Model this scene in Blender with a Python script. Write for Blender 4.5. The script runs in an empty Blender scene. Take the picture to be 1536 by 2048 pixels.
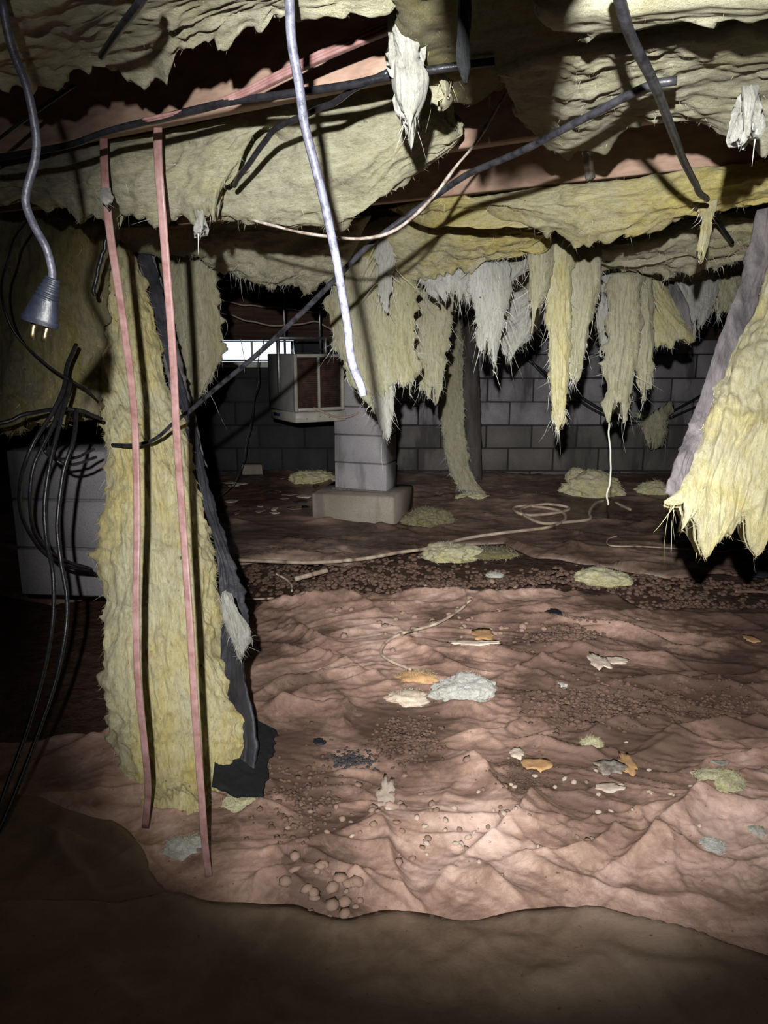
import bpy, bmesh, math, random
import numpy as np
from mathutils import Vector
random.seed(7); rng = np.random.default_rng(7)
sc = bpy.context.scene; COL = sc.collection

# ------------------------------------------------------------ camera, world, lamps, exposure
FPX = 1479.0; PITCH = math.atan(324/FPX); CAMZ = 1.2
cam = bpy.data.cameras.new('camera'); camo = bpy.data.objects.new('camera', cam); COL.objects.link(camo)
camo.location = (0, 0, CAMZ); camo.rotation_euler = (math.pi/2-PITCH, 0, 0)
cam.sensor_fit = 'VERTICAL'; cam.sensor_height = 36; cam.lens = 36*FPX/2048; cam.clip_start = .02
sc.camera = camo
CP, SP = math.cos(PITCH), math.sin(PITCH)
def ray(px, py):
    a = (px-768)/FPX; b = (1024-py)/FPX
    return np.array([a, CP+b*SP, -SP+b*CP])
def P(px, py, Y):                       # the point at forward distance Y seen at a pixel
    d = ray(px, py); return np.array([0, 0, CAMZ])+d*(Y/d[1])
def PZ(px, py, z=0.0):
    d = ray(px, py); return np.array([0, 0, CAMZ])+d*((z-CAMZ)/d[2])

w = bpy.data.worlds.new('daylight'); sc.world = w; w.use_nodes = True
w.node_tree.nodes['Background'].inputs[0].default_value = (.80, .90, 1, 1)
w.node_tree.nodes['Background'].inputs[1].default_value = 1.6
LAMP = Vector((-.06, -.16, CAMZ+.17))
def spot(name, watts, half, blend, aim, col=(1, .985, .95), size=.012):
    l = bpy.data.lights.new(name, 'SPOT'); l.energy = watts; l.spot_size = math.radians(half*2); l.spot_blend = blend
    l.color = col; l.shadow_soft_size = size
    o = bpy.data.objects.new(name, l); COL.objects.link(o); o.location = LAMP
    t = Vector(P(aim[0], aim[1], 3)); o.rotation_euler = (t-LAMP).to_track_quat('-Z', 'Y').to_euler()
spot('headlamp_spill', 20, 56, 1.0, (1000, 800))
spot('headlamp_beam', 310, 33.5, .55, (950, 1000))
spot('headlamp_core', 520, 20, 1.0, (985, 1030))
vs = sc.view_settings; vs.view_transform = 'Standard'; vs.look = 'None'; vs.exposure = 0.0; vs.gamma = 1; vs.use_curve_mapping = False

# ------------------------------------------------------------ noise (numpy)
def _h(i, j, k):
    n = (i*374761393+j*668265263+k*2147483647 % 4294967296+k*97) & 0xffffffff
    n = ((n ^ (n >> 13))*1274126177) & 0xffffffff
    n = ((n ^ (n >> 16))*2246822519) & 0xffffffff
    return ((n ^ (n >> 15)) & 0xffffff)/float(0xffffff)
def vn(x, y, z):                        # value noise in -1..1
    x, y, z = np.broadcast_arrays(np.asarray(x, float), np.asarray(y, float), np.asarray(z, float))
    i, j, k = [np.floor(a).astype(np.int64) for a in (x, y, z)]
    u, v, s = x-i, y-j, z-k
    u, v, s = [a*a*a*(a*(a*6-15)+10) for a in (u, v, s)]
    r = 0
    for di in (0, 1):
        for dj in (0, 1):
            for dk in (0, 1):
                r = r+_h(i+di, j+dj, k+dk)*(u if di else 1-u)*(v if dj else 1-v)*(s if dk else 1-s)
    return r*2-1
def fbm(x, y, z, o=4, g=.5):
    r = 0; a = 1; t = 0
    for n in range(o):
        r = r+a*vn(x, y, z+n*17.3); t += a; a *= g; x = x*2.03; y = y*2.03; z = z*2.03
    return r/t
def rid(x, y, z, o=3, g=.5, p=2):       # ridged, 0..1, sharp crests
    r = 0; a = 1; t = 0
    for n in range(o):
        r = r+a*(1-np.abs(vn(x, y, z+n*11.1)))**p; t += a; a *= g; x = x*2.1; y = y*2.1; z = z*2.1
    return r/t
def sst(a, b, x):
    t = np.clip((np.asarray(x, float)-a)/(b-a), 0, 1); return t*t*(3-2*t)

# ------------------------------------------------------------ materials
def nodes(name):
    m = bpy.data.materials.new(name); m.use_nodes = True; n = m.node_tree
    return m, n.nodes, n.links, n.nodes['Principled BSDF']
def ramp(N, L, src, stops):
    r = N.new('ShaderNodeValToRGB'); e = r.color_ramp.elements
    while len(e) < len(stops): e.new(.5)
    for q, (p, c) in zip(e, stops): q.position = p; q.color = (*c, 1)
    L.new(src, r.inputs[0]); return r.outputs[0]
def noise(N, L, scale, detail=6, rough=.6, stretch=None, dist=0, coord='Object'):
    t = N.new('ShaderNodeTexCoord'); s = t.outputs[coord]
    if stretch:
        mp = N.new('ShaderNodeMapping'); L.new(s, mp.inputs[0]); mp.inputs['Scale'].default_value = stretch; s = mp.outputs[0]
    n = N.new('ShaderNodeTexNoise'); n.inputs['Scale'].default_value = scale; n.inputs['Detail'].default_value = detail
    n.inputs['Roughness'].default_value = rough; n.inputs['Distortion'].default_value = dist
    L.new(s, n.inputs['Vector']); return n.outputs['Fac']
def mix(N, L, f, a, b, mode='MIX'):
    x = N.new('ShaderNodeMix'); x.data_type = 'RGBA'; x.blend_type = mode
    for s, v in ((x.inputs[0], f), (x.inputs[6], a), (x.inputs[7], b)):
        if hasattr(v, 'links') or hasattr(v, 'is_linked'): L.new(v, s)
        elif isinstance(v, tuple): s.default_value = (*v, 1)
        else: s.default_value = v
    return x.outputs[2]
def bump(N, L, B, h, strength, dist=.01):
    b = N.new('ShaderNodeBump'); b.inputs['Strength'].default_value = strength; b.inputs['Distance'].default_value = dist
    L.new(h, b.inputs['Height'])
    if B.inputs['Normal'].is_linked: L.new(B.inputs['Normal'].links[0].from_socket, b.inputs['Normal'])
    L.new(b.outputs[0], B.inputs['Normal'])
def simple(name, c1, c2=None, rough=.7, scale=20, metal=0, bs=.3, bd=.004, stretch=None, detail=6, spec=.4):
    m, N, L, B = nodes(name); c2 = c2 or tuple(v*.7 for v in c1)
    f = noise(N, L, scale, detail, stretch=stretch)
    L.new(ramp(N, L, f, [(.35, c2), (.65, c1)]), B.inputs['Base Color'])
    B.inputs['Roughness'].default_value = rough; B.inputs['Metallic'].default_value = metal
    B.inputs['Specular IOR Level'].default_value = spec
    bump(N, L, B, f, bs, bd); return m
def insul(name, pale, yel, stain, s_amt=.5, stretch=(1, 1, 1), transl=.18, k=.80):
    pale, yel, stain = [tuple(v*k for v in c) for c in (pale, yel, stain)]
    m, N, L, B = nodes(name)
    a = noise(N, L, 6, 7, .68, stretch, .9); b = noise(N, L, 90, 6, .8, stretch); c = noise(N, L, 3.1, 8, .75, tuple(s*1.3 for s in stretch), 1.4)
    g = noise(N, L, 2.3, 6, .7, (1, 1, 1), .5)
    col = ramp(N, L, a, [(.34, pale), (.52, tuple((p+q)/2 for p, q in zip(pale, yel))), (.68, yel)])
    gr = tuple(.55*sum(pale)/3*w for w in (1.0, 1.0, .98)); wh = tuple(min(1, sum(pale)/3*1.12*w) for w in ((1, 1, .95) if abs(pale[0]-pale[2]) < .12 else (1, .97, .72)))
    col = mix(N, L, ramp(N, L, g, [(.42, (.75,)*3), (.56, (0,)*3)]), col, wh)
    col = mix(N, L, ramp(N, L, g, [(.60, (0,)*3), (.72, (.5,)*3)]), col, tuple(v*.55 for v in yel))
    col = mix(N, L, ramp(N, L, b, [(.36, (.7,)*3), (.52, (0,)*3)]), col, tuple(v*.60 for v in yel))
    col = mix(N, L, ramp(N, L, c, [(.58, (0,)*3), (.72, (s_amt,)*3)]), col, stain)
    sp = noise(N, L, 45, 2, .5)
    col = mix(N, L, ramp(N, L, sp, [(.72, (0,)*3), (.78, (.8,)*3)]), col, (.05, .035, .02))
    L.new(col, B.inputs['Base Color']); B.inputs['Roughness'].default_value = .95; B.inputs['Specular IOR Level'].default_value = .1
    B.inputs['Sheen Weight'].default_value = .15; B.inputs['Sheen Roughness'].default_value = .5
    bump(N, L, B, noise(N, L, 16, 9, .78, stretch, 1.0), .75, .030); bump(N, L, B, b, .8, .006)
    tr = N.new('ShaderNodeBsdfTranslucent'); L.new(col, tr.inputs[0])
    mx = N.new('ShaderNodeMixShader'); mx.inputs[0].default_value = transl
    out = N['Material Output']; L.new(B.outputs[0], mx.inputs[1]); L.new(tr.outputs[0], mx.inputs[2]); L.new(mx.outputs[0], out.inputs[0])
    return m
M = {}
HS = (.45, .8, 1.6); VS = (1.7, 1, .28)
M['ins'] = insul('fibreglass_cream', (.74, .72, .54), (.62, .57, .30), (.34, .23, .09), .5, HS)
M['insy'] = insul('fibreglass_yellow', (.88, .80, .42), (.84, .68, .16), (.46, .27, .06), .5, HS)
M['insv'] = insul('fibreglass_hanging', (.70, .68, .50), (.58, .53, .26), (.34, .24, .1), .6, VS)
M['insvy'] = insul('fibreglass_hanging_yellow', (.86, .80, .46), (.80, .66, .20), (.5, .28, .06), .55, VS)
M['insvt'] = insul('fibreglass_tall_batt', (.86, .80, .50), (.80, .65, .20), (.45, .25, .07), .85, (1.5, 1, .35), .12, .98)
M['insw'] = insul('fibreglass_white', (.70, .70, .66), (.55, .54, .42), (.38, .32, .2), .3, VS, .3, 1.0)
M['inslw'] = insul('fibreglass_lump_white', (.88, .88, .84), (.74, .72, .60), (.5, .4, .25), .3, (1, 1, 1), .15, 1.0)
M['insl'] = insul('fibreglass_lump', (.88, .85, .58), (.80, .70, .26), (.5, .33, .1), .6, (1, 1, 1), .12, 1.0)
M['insd'] = insul('fibreglass_dirty_shaded', (.42, .38, .17), (.34, .28, .085), (.16, .10, .035), .7, VS, .1, .8)  # dirty tone, also serves as painted shade on one overhead batt
M['fuzz'] = simple('loose_fibre', (.52, .50, .34), (.44, .40, .22), .8, 8)
M['fuzzw'] = simple('loose_white_fibre', (.58, .58, .54), (.46, .45, .38), .7, 8)
M['kraft'] = simple('black_facing', (.035, .035, .045), (.015, .015, .02), .55, 9, 0, .7, .012)
M['greywood'] = simple('weathered_wood', (.16, .145, .15), (.05, .045, .05), .8, 14, 0, .8, .01, (2, 2, .15))
M['wood'] = simple('joist_wood', (.40, .275, .21), (.27, .175, .13), .75, 6, 0, .3, .003, (.6, 6, 9), 9)
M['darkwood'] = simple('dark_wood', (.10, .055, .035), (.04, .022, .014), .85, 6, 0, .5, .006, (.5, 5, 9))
M['subfloor'] = simple('subfloor_boards', (.22, .12, .07), (.12, .065, .04), .85, 5)
M['greyd'] = simple('dark_grey_cord', (.06, .062, .085), (.03, .03, .042), .4, 90, 0, .5, .003)
M['black'] = simple('black_cable', (.02, .02, .024), (.008, .008, .01), .32, 60, 0, .4, .003)
M['blackdirty'] = simple('dusty_black_cable', (.045, .045, .055), (.008, .008, .010), .38, 50, 0, .5, .003)
M['grey'] = simple('grey_cable', (.13, .135, .18), (.045, .045, .065), .4, 90, 0, .5, .003)
M['navy'] = simple('dark_plug', (.012, .015, .026), (.006, .008, .015), .45, 60)
M['brass'] = simple('plug_prong', (.75, .62, .36), (.5, .4, .2), .3, 40, 1)
M['pink'] = simple('pink_cord', (.33, .20, .195), (.20, .10, .09), .38, 30, 0, .2, .002)
M['tan'] = simple('tan_hose', (.50, .41, .33), (.34, .25, .18), .5, 12)
M['white'] = simple('peeling_white', (.46, .42, .38), (.16, .11, .08), .6, 70, 0, .5, .004)
M['beige'] = simple('enamel', (.50, .48, .42), (.36, .34, .29), .45, 9, 0, .1, .002)
M['beigeside'] = simple('enamel_side', (.30, .30, .30), (.22, .22, .22), .5, 8, 0, .1, .002)
M['rust'] = simple('rusty_fins', (.085, .038, .024), (.025, .014, .011), .8, 26, 0, .6, .006)
M['metal'] = simple('galvanised', (.45, .45, .45), (.22, .22, .22), .4, 30, .8)
M['blue'] = simple('blue_badge', (.02, .025, .12), (.015, .02, .09), .4)
M['frame'] = simple('window_paint', (.70, .70, .68), (.5, .5, .47), .6, 20)
M['felt'] = simple('black_felt', (.009, .010, .012), (.004, .005, .006), .9, 50, 0, .6, .006)
M['paper'] = simple('torn_paper', (.70, .60, .50), (.52, .40, .32), .8, 30, 0, .5, .005)
M['orange'] = simple('stained_paper', (.62, .38, .18), (.42, .24, .12), .8, 20, 0, .5, .005)
M['stone'] = simple('stone_chip', (.42, .29, .225), (.24, .155, .115), .85, 25, 0, .5, .004)
M['stonep'] = simple('pale_stone_chip', (.72, .60, .50), (.5, .38, .3), .85, 25, 0, .5, .004)
M['clod'] = simple('gravel', (.17, .105, .078), (.085, .05, .036), .9, 25, 0, .6, .006)
M['charcoal'] = simple('dark_gravel', (.08, .075, .08), (.03, .028, .03), .8, 40, 0, .6, .006)
def block_mat(name, c1, c2, streak):
    m, N, L, B = nodes(name)
    f = noise(N, L, 2.2, 5, .6, (1, 1, .7)); g = noise(N, L, 160, 3, .7); s = noise(N, L, 3.2, 4, .6, (1.6, 1.6, .35))
    col = ramp(N, L, f, [(.38, c2), (.62, c1)])
    col = mix(N, L, ramp(N, L, s, [(.54, (0,)*3), (.62, (streak,)*3)]), col, (.035, .03, .03))
    col = mix(N, L, ramp(N, L, g, [(.35, (.5,)*3), (.5, (0,)*3)]), col, tuple(v*.6 for v in c2))
    L.new(col, B.inputs['Base Color']); B.inputs['Roughness'].default_value = .88
    bump(N, L, B, g, .5, .004); bump(N, L, B, f, .3, .004); return m
M['block'] = block_mat('pier_block', (.42, .40, .42), (.33, .315, .335), .45)
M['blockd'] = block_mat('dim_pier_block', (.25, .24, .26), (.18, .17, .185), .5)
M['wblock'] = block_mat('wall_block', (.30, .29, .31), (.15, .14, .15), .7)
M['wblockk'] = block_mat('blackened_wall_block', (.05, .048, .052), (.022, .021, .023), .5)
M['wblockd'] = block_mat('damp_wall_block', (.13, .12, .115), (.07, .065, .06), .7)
M['mortard'] = simple('dark_mortar', (.035, .033, .033), (.02, .019, .019), .95, 60)
M['postwood'] = simple('blackened_post', (.075, .065, .06), (.022, .019, .018), .85, 9, 0, .5, .008, (2, 2, .3))
M['mortar'] = simple('mortar', (.17, .16, .16), (.10, .09, .09), .95, 60)
M['footing'] = block_mat('footing_concrete', (.36, .315, .265), (.25, .205, .165), .3)
def membrane(name, clean, mid, mud, rough=.5):
    m, N, L, B = nodes(name)
    at = N.new('ShaderNodeAttribute'); at.attribute_name = 'mud'
    n1 = noise(N, L, 5, 9, .7, (1, 1.3, 1), 1.2); n2 = noise(N, L, 26, 9, .8, (1, 1, 1), 1.0); n3 = noise(N, L, 1.7, 5, .6)
    ad = N.new('ShaderNodeMath'); ad.operation = 'MULTIPLY_ADD'; L.new(n1, ad.inputs[0]); ad.inputs[1].default_value = .7; L.new(at.outputs['Fac'], ad.inputs[2])
    a2 = N.new('ShaderNodeMath'); a2.operation = 'MULTIPLY_ADD'; L.new(n2, a2.inputs[0]); a2.inputs[1].default_value = .5; L.new(ad.outputs[0], a2.inputs[2])
    col = ramp(N, L, a2.outputs[0], [(.50, clean), (.74, mid), (1.0, mud)])
    col = mix(N, L, ramp(N, L, n3, [(.45, (0,)*3), (.65, (.35,)*3)]), col, mid)
    sp = noise(N, L, 75, 2, .5); col = mix(N, L, ramp(N, L, sp, [(.70, (0,)*3), (.76, (.7,)*3)]), col, (.07, .045, .035))
    L.new(col, B.inputs['Base Color']); B.inputs['Roughness'].default_value = rough; B.inputs['Specular IOR Level'].default_value = .35
    bump(N, L, B, n1, .3, .012); bump(N, L, B, n2, .45, .004); return m
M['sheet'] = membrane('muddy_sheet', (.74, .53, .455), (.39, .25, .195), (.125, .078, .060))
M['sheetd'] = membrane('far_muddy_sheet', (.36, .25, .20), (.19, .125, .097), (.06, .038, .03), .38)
M['sheetf'] = membrane('shade_toned_sheet', (.27, .20, .15), (.20, .14, .10), (.12, .08, .055), .65)  # darker sheet tone, carries the foreground shade in its colour
M['soil'] = simple('wet_soil', (.11, .062, .045), (.05, .028, .02), .6, 22, 0, 1, .02)
def glassm():
    m, N, L, B = nodes('window_glass'); B.inputs['Base Color'].default_value = (.9, .95, 1, 1)
    B.inputs['Transmission Weight'].default_value = 1; B.inputs['Roughness'].default_value = .08; B.inputs['IOR'].default_value = 1.1
    return m
M['glass'] = glassm()

# ------------------------------------------------------------ mesh and object helpers
ORG = {}
def mesh_np(name, V, F, mat, smooth=True):
    V = np.asarray(V, np.float32); me = bpy.data.meshes.new(name)
    F = [np.asarray(f, np.int32) for f in (F if isinstance(F, list) else [F]) if len(f)]
    nl = sum(f.size for f in F); nf = sum(len(f) for f in F)
    me.vertices.add(len(V)); me.vertices.foreach_set('co', V.ravel())
    me.loops.add(nl); me.loops.foreach_set('vertex_index', np.concatenate([f.ravel() for f in F]))
    tot = np.concatenate([np.full(len(f), f.shape[1], np.int32) for f in F])
    me.polygons.add(nf); me.polygons.foreach_set('loop_start', np.concatenate([[0], np.cumsum(tot)[:-1]]).astype(np.int32))
    me.polygons.foreach_set('loop_total', tot)
    me.update(calc_edges=True); me.materials.append(mat)
    if smooth: me.polygons.foreach_set('use_smooth', np.ones(nf, bool))
    return me
def link(name, V, F, mat, parent=None, smooth=True, org=None, **pr):
    V = np.asarray(V, float)
    if parent is None:
        o0 = np.array([(V[:, 0].min()+V[:, 0].max())/2, (V[:, 1].min()+V[:, 1].max())/2, V[:, 2].min()]) if org is None else np.array(org, float)
    else: o0 = ORG[parent.name]
    o = bpy.data.objects.new(name, mesh_np(name, V-o0, F, mat, smooth)); COL.objects.link(o)
    if parent is None: o.location = o0
    else: o.parent = parent
    ORG[o.name] = o0
    for k, v in pr.items(): o[k] = v
    return o
def T(label, category, group=None, kind=None):
    d = dict(label=label, category=category)
    if group: d['group'] = group
    if kind: d['kind'] = kind
    return d
def empty(name, loc, **pr):
    o = bpy.data.objects.new(name, None); COL.objects.link(o); o.location = loc; o.empty_display_size = .05
    ORG[o.name] = np.array(loc, float)
    for k, v in pr.items(): o[k] = v
    return o
def cat(parts):                                         # join (V, F) pairs
    Vs, Q, Tn, n = [], [], [], 0
    for V, F in parts:
        for f in (F if isinstance(F, list) else [F]):
            f = np.asarray(f)
            if f.size: (Q if f.shape[1] == 4 else Tn).append(f+n)
        Vs.append(np.asarray(V)); n += len(V)
    out = []
    if Q: out.append(np.concatenate(Q))
    if Tn: out.append(np.concatenate(Tn))
    return np.concatenate(Vs), out
BQ = np.array([[0, 1, 3, 2], [4, 6, 7, 5], [0, 4, 5, 1], [2, 3, 7, 6], [0, 2, 6, 4], [1, 5, 7, 3]])
def box(lo, hi, bev=0.0, jit=0.0):
    lo = np.array(lo, float); hi = np.array(hi, float)
    if bev <= 0:
        V = np.array([[x, y, z] for x in (lo[0], hi[0]) for y in (lo[1], hi[1]) for z in (lo[2], hi[2])])
        return V+rng.normal(0, jit, V.shape) if jit else V, BQ
    bm = bmesh.new(); bmesh.ops.create_cube(bm, size=1)
    for v in bm.verts: v.co = Vector((lo+hi)/2)+Vector((hi-lo)*np.array(v.co))+Vector(rng.normal(0, 1, 3)*jit)
    bmesh.ops.bevel(bm, geom=list(bm.edges), offset=bev, segments=1, affect='EDGES')
    V = np.array([v.co[:] for v in bm.verts]); Q = []; Tr = []
    bm.verts.index_update()
    for f in bm.faces:
        ids = [v.index for v in f.verts]
        (Q if len(ids) == 4 else Tr).append(ids)
    bm.free(); return V, [np.array(Q), np.array(Tr)]
def hexa(c):                                            # 8 corners given explicitly, BQ order
    return np.array(c, float), BQ
def rotz(V, c, a):
    V = np.array(V, float); c = np.array(c); d = V-c; ca, sa = math.cos(a), math.sin(a)
    r = d.copy(); r[:, 0] = d[:, 0]*ca-d[:, 1]*sa; r[:, 1] = d[:, 0]*sa+d[:, 1]*ca
    return r+c
def cr(pts, n):                                         # Catmull-Rom through control points -> n samples, any dims
    p = np.asarray(pts, float)
    if len(p) == 1: return np.repeat(p, n, 0)
    if len(p) == 2: t = np.linspace(0, 1, n).reshape((-1,)+(1,)*(p.ndim-1)); return p[0]*(1-t)+p[1]*t
    q = np.concatenate([[2*p[0]-p[1]], p, [2*p[-1]-p[-2]]]); t = np.linspace(0, len(p)-1-1e-9, n); i = t.astype(int); f = (t-i).reshape((-1,)+(1,)*(p.ndim-1))
    a, b, c, d = q[i], q[i+1], q[i+2], q[i+3]
    return .5*((2*b)+(c-a)*f+(2*a-5*b+4*c-d)*f*f+(3*b-a-3*c+d)*f**3)
def arcl(p, n):                                         # resample evenly by length
    p = np.asarray(p, float); d = np.r_[0, np.cumsum(np.linalg.norm(np.diff(p, axis=0), axis=1))]
    t = np.linspace(0, d[-1], n); return np.stack([np.interp(t, d, p[:, k]) for k in range(p.shape[1])], 1)
def sweep(path, prof, up=(0, 1, 0), scale=None, caps=True):
    path = np.asarray(path, float); n = len(path); t = np.gradient(path, axis=0); t /= np.linalg.norm(t, axis=1)[:, None]+1e-9
    up = np.array(up, float); a = np.cross(t, up); a /= np.linalg.norm(a, axis=1)[:, None]+1e-9; b = np.cross(t, a)
    prof = np.asarray(prof, float); m = len(prof); s = np.ones(n) if scale is None else scale
    V = path[:, None]+(a[:, None]*prof[None, :, :1]+b[:, None]*prof[None, :, 1:])*s[:, None, None]
    i = np.arange(n-1)[:, None]*m; j = np.arange(m)[None]; jn = (j+1) % m
    F = np.stack([i+j, i+jn, i+m+jn, i+m+j], -1).reshape(-1, 4)
    V = V.reshape(-1, 3)
    Fs = [F]
    if caps:
        c0 = len(V); V = np.concatenate([V, path[:1], path[-1:]]); jj = np.arange(m); jn = (jj+1) % m
        Fs.append(np.concatenate([np.stack([jn, jj, np.full(m, c0)], 1), np.stack([(n-1)*m+jj, (n-1)*m+jn, np.full(m, c0+1)], 1)]))
    return V, Fs
def circ(r, m=8): a = np.linspace(0, 2*math.pi, m, endpoint=False); return np.stack([np.cos(a), np.sin(a)], 1)*r
def upfor(path):
    d = np.asarray(path[-1])-np.asarray(path[0]); d = np.abs(d)
    return [(1, 0, 0), (0, 1, 0), (0, 0, 1)][int(np.argmin(d))]
def cable(name, pts, r, mat, n=60, wob=.0, parent=None, m=8, world=False, up=None, **pr):
    W = np.array(pts, float) if world else np.array([P(*p) for p in pts])
    path = arcl(cr(W, 200), n)
    if wob: s = np.linspace(0, 9, n); path = path+wob*np.stack([vn(s, 3, pr.get('seed', 1)), vn(s, 7, 2), vn(s, 1, 9)], 1)
    pr.pop('seed', None)
    V, F = sweep(path, circ(r, m), up or upfor(path))
    return link(name, V, F, mat, parent, **pr)

# strands: thin curved ribbons or tapering spikes
def ribbons(p, d, ln, wd, bend=.35, droop=.0, segs=2):
    n = len(p); d = d/(np.linalg.norm(d, axis=1)[:, None]+1e-9)
    rv = rng.normal(0, 1, (n, 3)); s = np.cross(d, rv); s /= np.linalg.norm(s, axis=1)[:, None]+1e-9
    b = rng.normal(0, 1, (n, 3))*bend; Vs = []
    for k in range(segs+1):
        f = k/segs; c = p+d*(ln*f)[:, None]+b*(ln*f*f*.5)[:, None]; c[:, 2] -= droop*ln*f*f
        if k < segs: Vs += [c-s*(wd*(1-f*.6)/2)[:, None], c+s*(wd*(1-f*.6)/2)[:, None]]
        else: Vs += [c]
    V = np.stack(Vs, 1); m = V.shape[1]; base = np.arange(n)[:, None]*m
    Q = [base+np.array([2*k, 2*k+1, 2*k+3, 2*k+2]) for k in range(segs-1)]
    Tt = base+np.array([2*segs-2, 2*segs-1, 2*segs])
    return V.reshape(-1, 3), ([np.concatenate(Q)] if Q else [])+[Tt]
def spikes(p, d, ln, rad, segs=4, bend=.25, droop=.3):
    n = len(p); d = d/(np.linalg.norm(d, axis=1)[:, None]+1e-9)
    s = np.cross(d, rng.normal(0, 1, (n, 3))); s /= np.linalg.norm(s, axis=1)[:, None]; t = np.cross(d, s)
    b = rng.normal(0, 1, (n, 3))*bend; b2 = rng.normal(0, 1, (n, 3))*bend*.5; rings = []
    for k in range(segs+1):
        f = k/segs; c = p+d*(ln*f)[:, None]+b*(ln*f*f*.5)[:, None]+b2*(ln*math.sin(f*5)*.12)[:, None]; c[:, 2] -= droop*ln*f*f*.5
        r = rad*((1-f)**.8*.95+.05)
        for q in range(3):
            an = q*2.0944; rings.append(c+s*(math.cos(an)*r)[:, None]+t*(math.sin(an)*r)[:, None])
    V = np.stack(rings, 1); m = V.shape[1]; base = np.arange(n)[:, None]*m; Q = []
    for k in range(segs):
        for q in range(3): Q.append(base+np.array([3*k+q, 3*k+(q+1) % 3, 3*k+3+(q+1) % 3, 3*k+3+q]))
    return V.reshape(-1, 3), [np.concatenate(Q)]

FRONTS = {}
def batt(name, rows, mat, thick=.06, amp=.02, rag=(0, .03, 0, 0), seed=1, res=.007, grain='h', fuzz=9000, fringe=0, flen=.05, frad=.0022,
         parent=None, fz='fuzz', puff=.5, world=False, stripes=1.0, zmax=None, **pr):
    """insulation blanket: control rows (top to bottom) of (px, py, Y), relief, torn edges, thickness"""
    m = max(len(r) for r in rows)
    if zmax: rows = [[(a_, b_, min(c_, (zmax-CAMZ)/max(.02, ray(a_, b_)[2]/ray(a_, b_)[1]))) for a_, b_, c_ in r] for r in rows]
    C = np.array([cr([r_ if world else P(*r_) for r_ in r], max(m, 6)*3) for r in rows])
    nvC = cr(C, 40); W = np.linalg.norm(np.diff(nvC, axis=1), axis=2).sum(1).max(); Hh = np.linalg.norm(np.diff(nvC, axis=0), axis=2).sum(0).max()
    nu = int(np.clip(W/res, 24, 330)); nv = int(np.clip(Hh/res, 24, 330))
    G = cr(C, nv); G = np.swapaxes(cr(np.swapaxes(G, 0, 1), nu), 0, 1)
    u = np.linspace(0, 1, nu)[None]*np.ones((nv, 1)); v = np.linspace(0, 1, nv)[:, None]*np.ones((1, nu))
    du = np.gradient(G, axis=1); dv = np.gradient(G, axis=0)
    nrm = -np.cross(du, dv); nrm /= np.linalg.norm(nrm, axis=2)[..., None]+1e-9
    duh = du/(np.linalg.norm(du, axis=2)[..., None]+1e-9); dvh = dv/(np.linalg.norm(dv, axis=2)[..., None]+1e-9)
    S = u*W; R = v*Hh
    # torn edges
    e = seed*3.7
    def tear(s, k): return 1.0*fbm(s*9, e+k, .5, 4, .6)+1.6*np.maximum(0, vn(s*22, e+k, 3.1)-.1)**1.2+1.1*np.maximum(0, vn(s*48, e+k, 8)-.05)+.5*np.maximum(0, vn(s*95, e+k, 5))+.1
    down = np.array([0, 0, -1.])
    if rag[1]: G = G+((dvh*.5+down*.5)*(rag[1]*tear(S, 1)*sst(1-min(.3, rag[1]*2.2/Hh), 1, v))[..., None])
    if rag[0]: G = G-dvh*(rag[0]*tear(S, 2)*sst(1-min(.3, rag[0]*2/Hh), 1, 1-v))[..., None]
    if rag[2]: G = G-duh*(rag[2]*tear(R, 3)*sst(1-min(.3, rag[2]*2/W), 1, 1-u))[..., None]
    if rag[3]: G = G+duh*(rag[3]*tear(R, 4)*sst(1-min(.3, rag[3]*2/W), 1, u))[..., None]
    # relief
    a, b = (3.0, 11.0) if grain == 'h' else (max(13.0, 4.5/W), 2.2)
    wx = fbm(S*4, R*4, e, 2)*.12
    lay = rid((S+wx)*a, (R+wx)*b, e, 3, .55, 2)
    fine = fbm(S*a*5, R*b*4, e+5, 3, .6)
    lump = fbm(G[..., 0]*7+e, G[..., 1]*7, G[..., 2]*7, 4, .55)
    tuft = np.maximum(0, vn(S*30, R*30, e+2))
    disp = amp*(1.1*lump+stripes*(1.0*(lay-.5)+.35*fine)+.35*tuft)
    edge = np.minimum(1, np.minimum(np.minimum(u, 1-u)*W, np.minimum(v, 1-v)*Hh)/max(thick*puff, .004))
    G1 = G+nrm*(disp*(.35+.65*edge))[..., None]
    prof = np.sqrt(np.clip(1-(1-edge)**2, .0, 1))
    G1 = G1+nrm*(thick*.28*(prof-1))[..., None]
    Bk = G1-nrm*(thick*(.12+.88*prof)*(1+.25*lump))[..., None]
    idx = np.arange(nu*nv).reshape(nv, nu)
    q = np.stack([idx[:-1, :-1], idx[1:, :-1], idx[1:, 1:], idx[:-1, 1:]], -1).reshape(-1, 4)
    st = 2; ri = np.unique(np.r_[np.arange(0, nv, st), nv-1]); ci = np.unique(np.r_[np.arange(0, nu, st), nu-1])
    Bs = Bk[np.ix_(ri, ci)]; ib = np.arange(len(ri)*len(ci)).reshape(len(ri), len(ci))+nu*nv
    q2 = np.stack([ib[:-1, :-1], ib[:-1, 1:], ib[1:, 1:], ib[1:, :-1]], -1).reshape(-1, 4)
    Vv = np.concatenate([G1.reshape(-1, 3), Bs.reshape(-1, 3)])
    def rim(fr, bk, fi):                                # front edge ids, coarse back ids, coarse->fine index
        F3, F4 = [], []
        for k in range(len(bk)-1):
            a0, a1 = fi[k], fi[k+1]
            if a1-a0 == 1: F4.append([fr[a0], fr[a1], bk[k+1], bk[k]])
            else:
                F3.append([fr[a0], fr[a0+1], bk[k]]); F4.append([fr[a0+1], fr[a1], bk[k+1], bk[k]])
        return F3, F4
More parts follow.
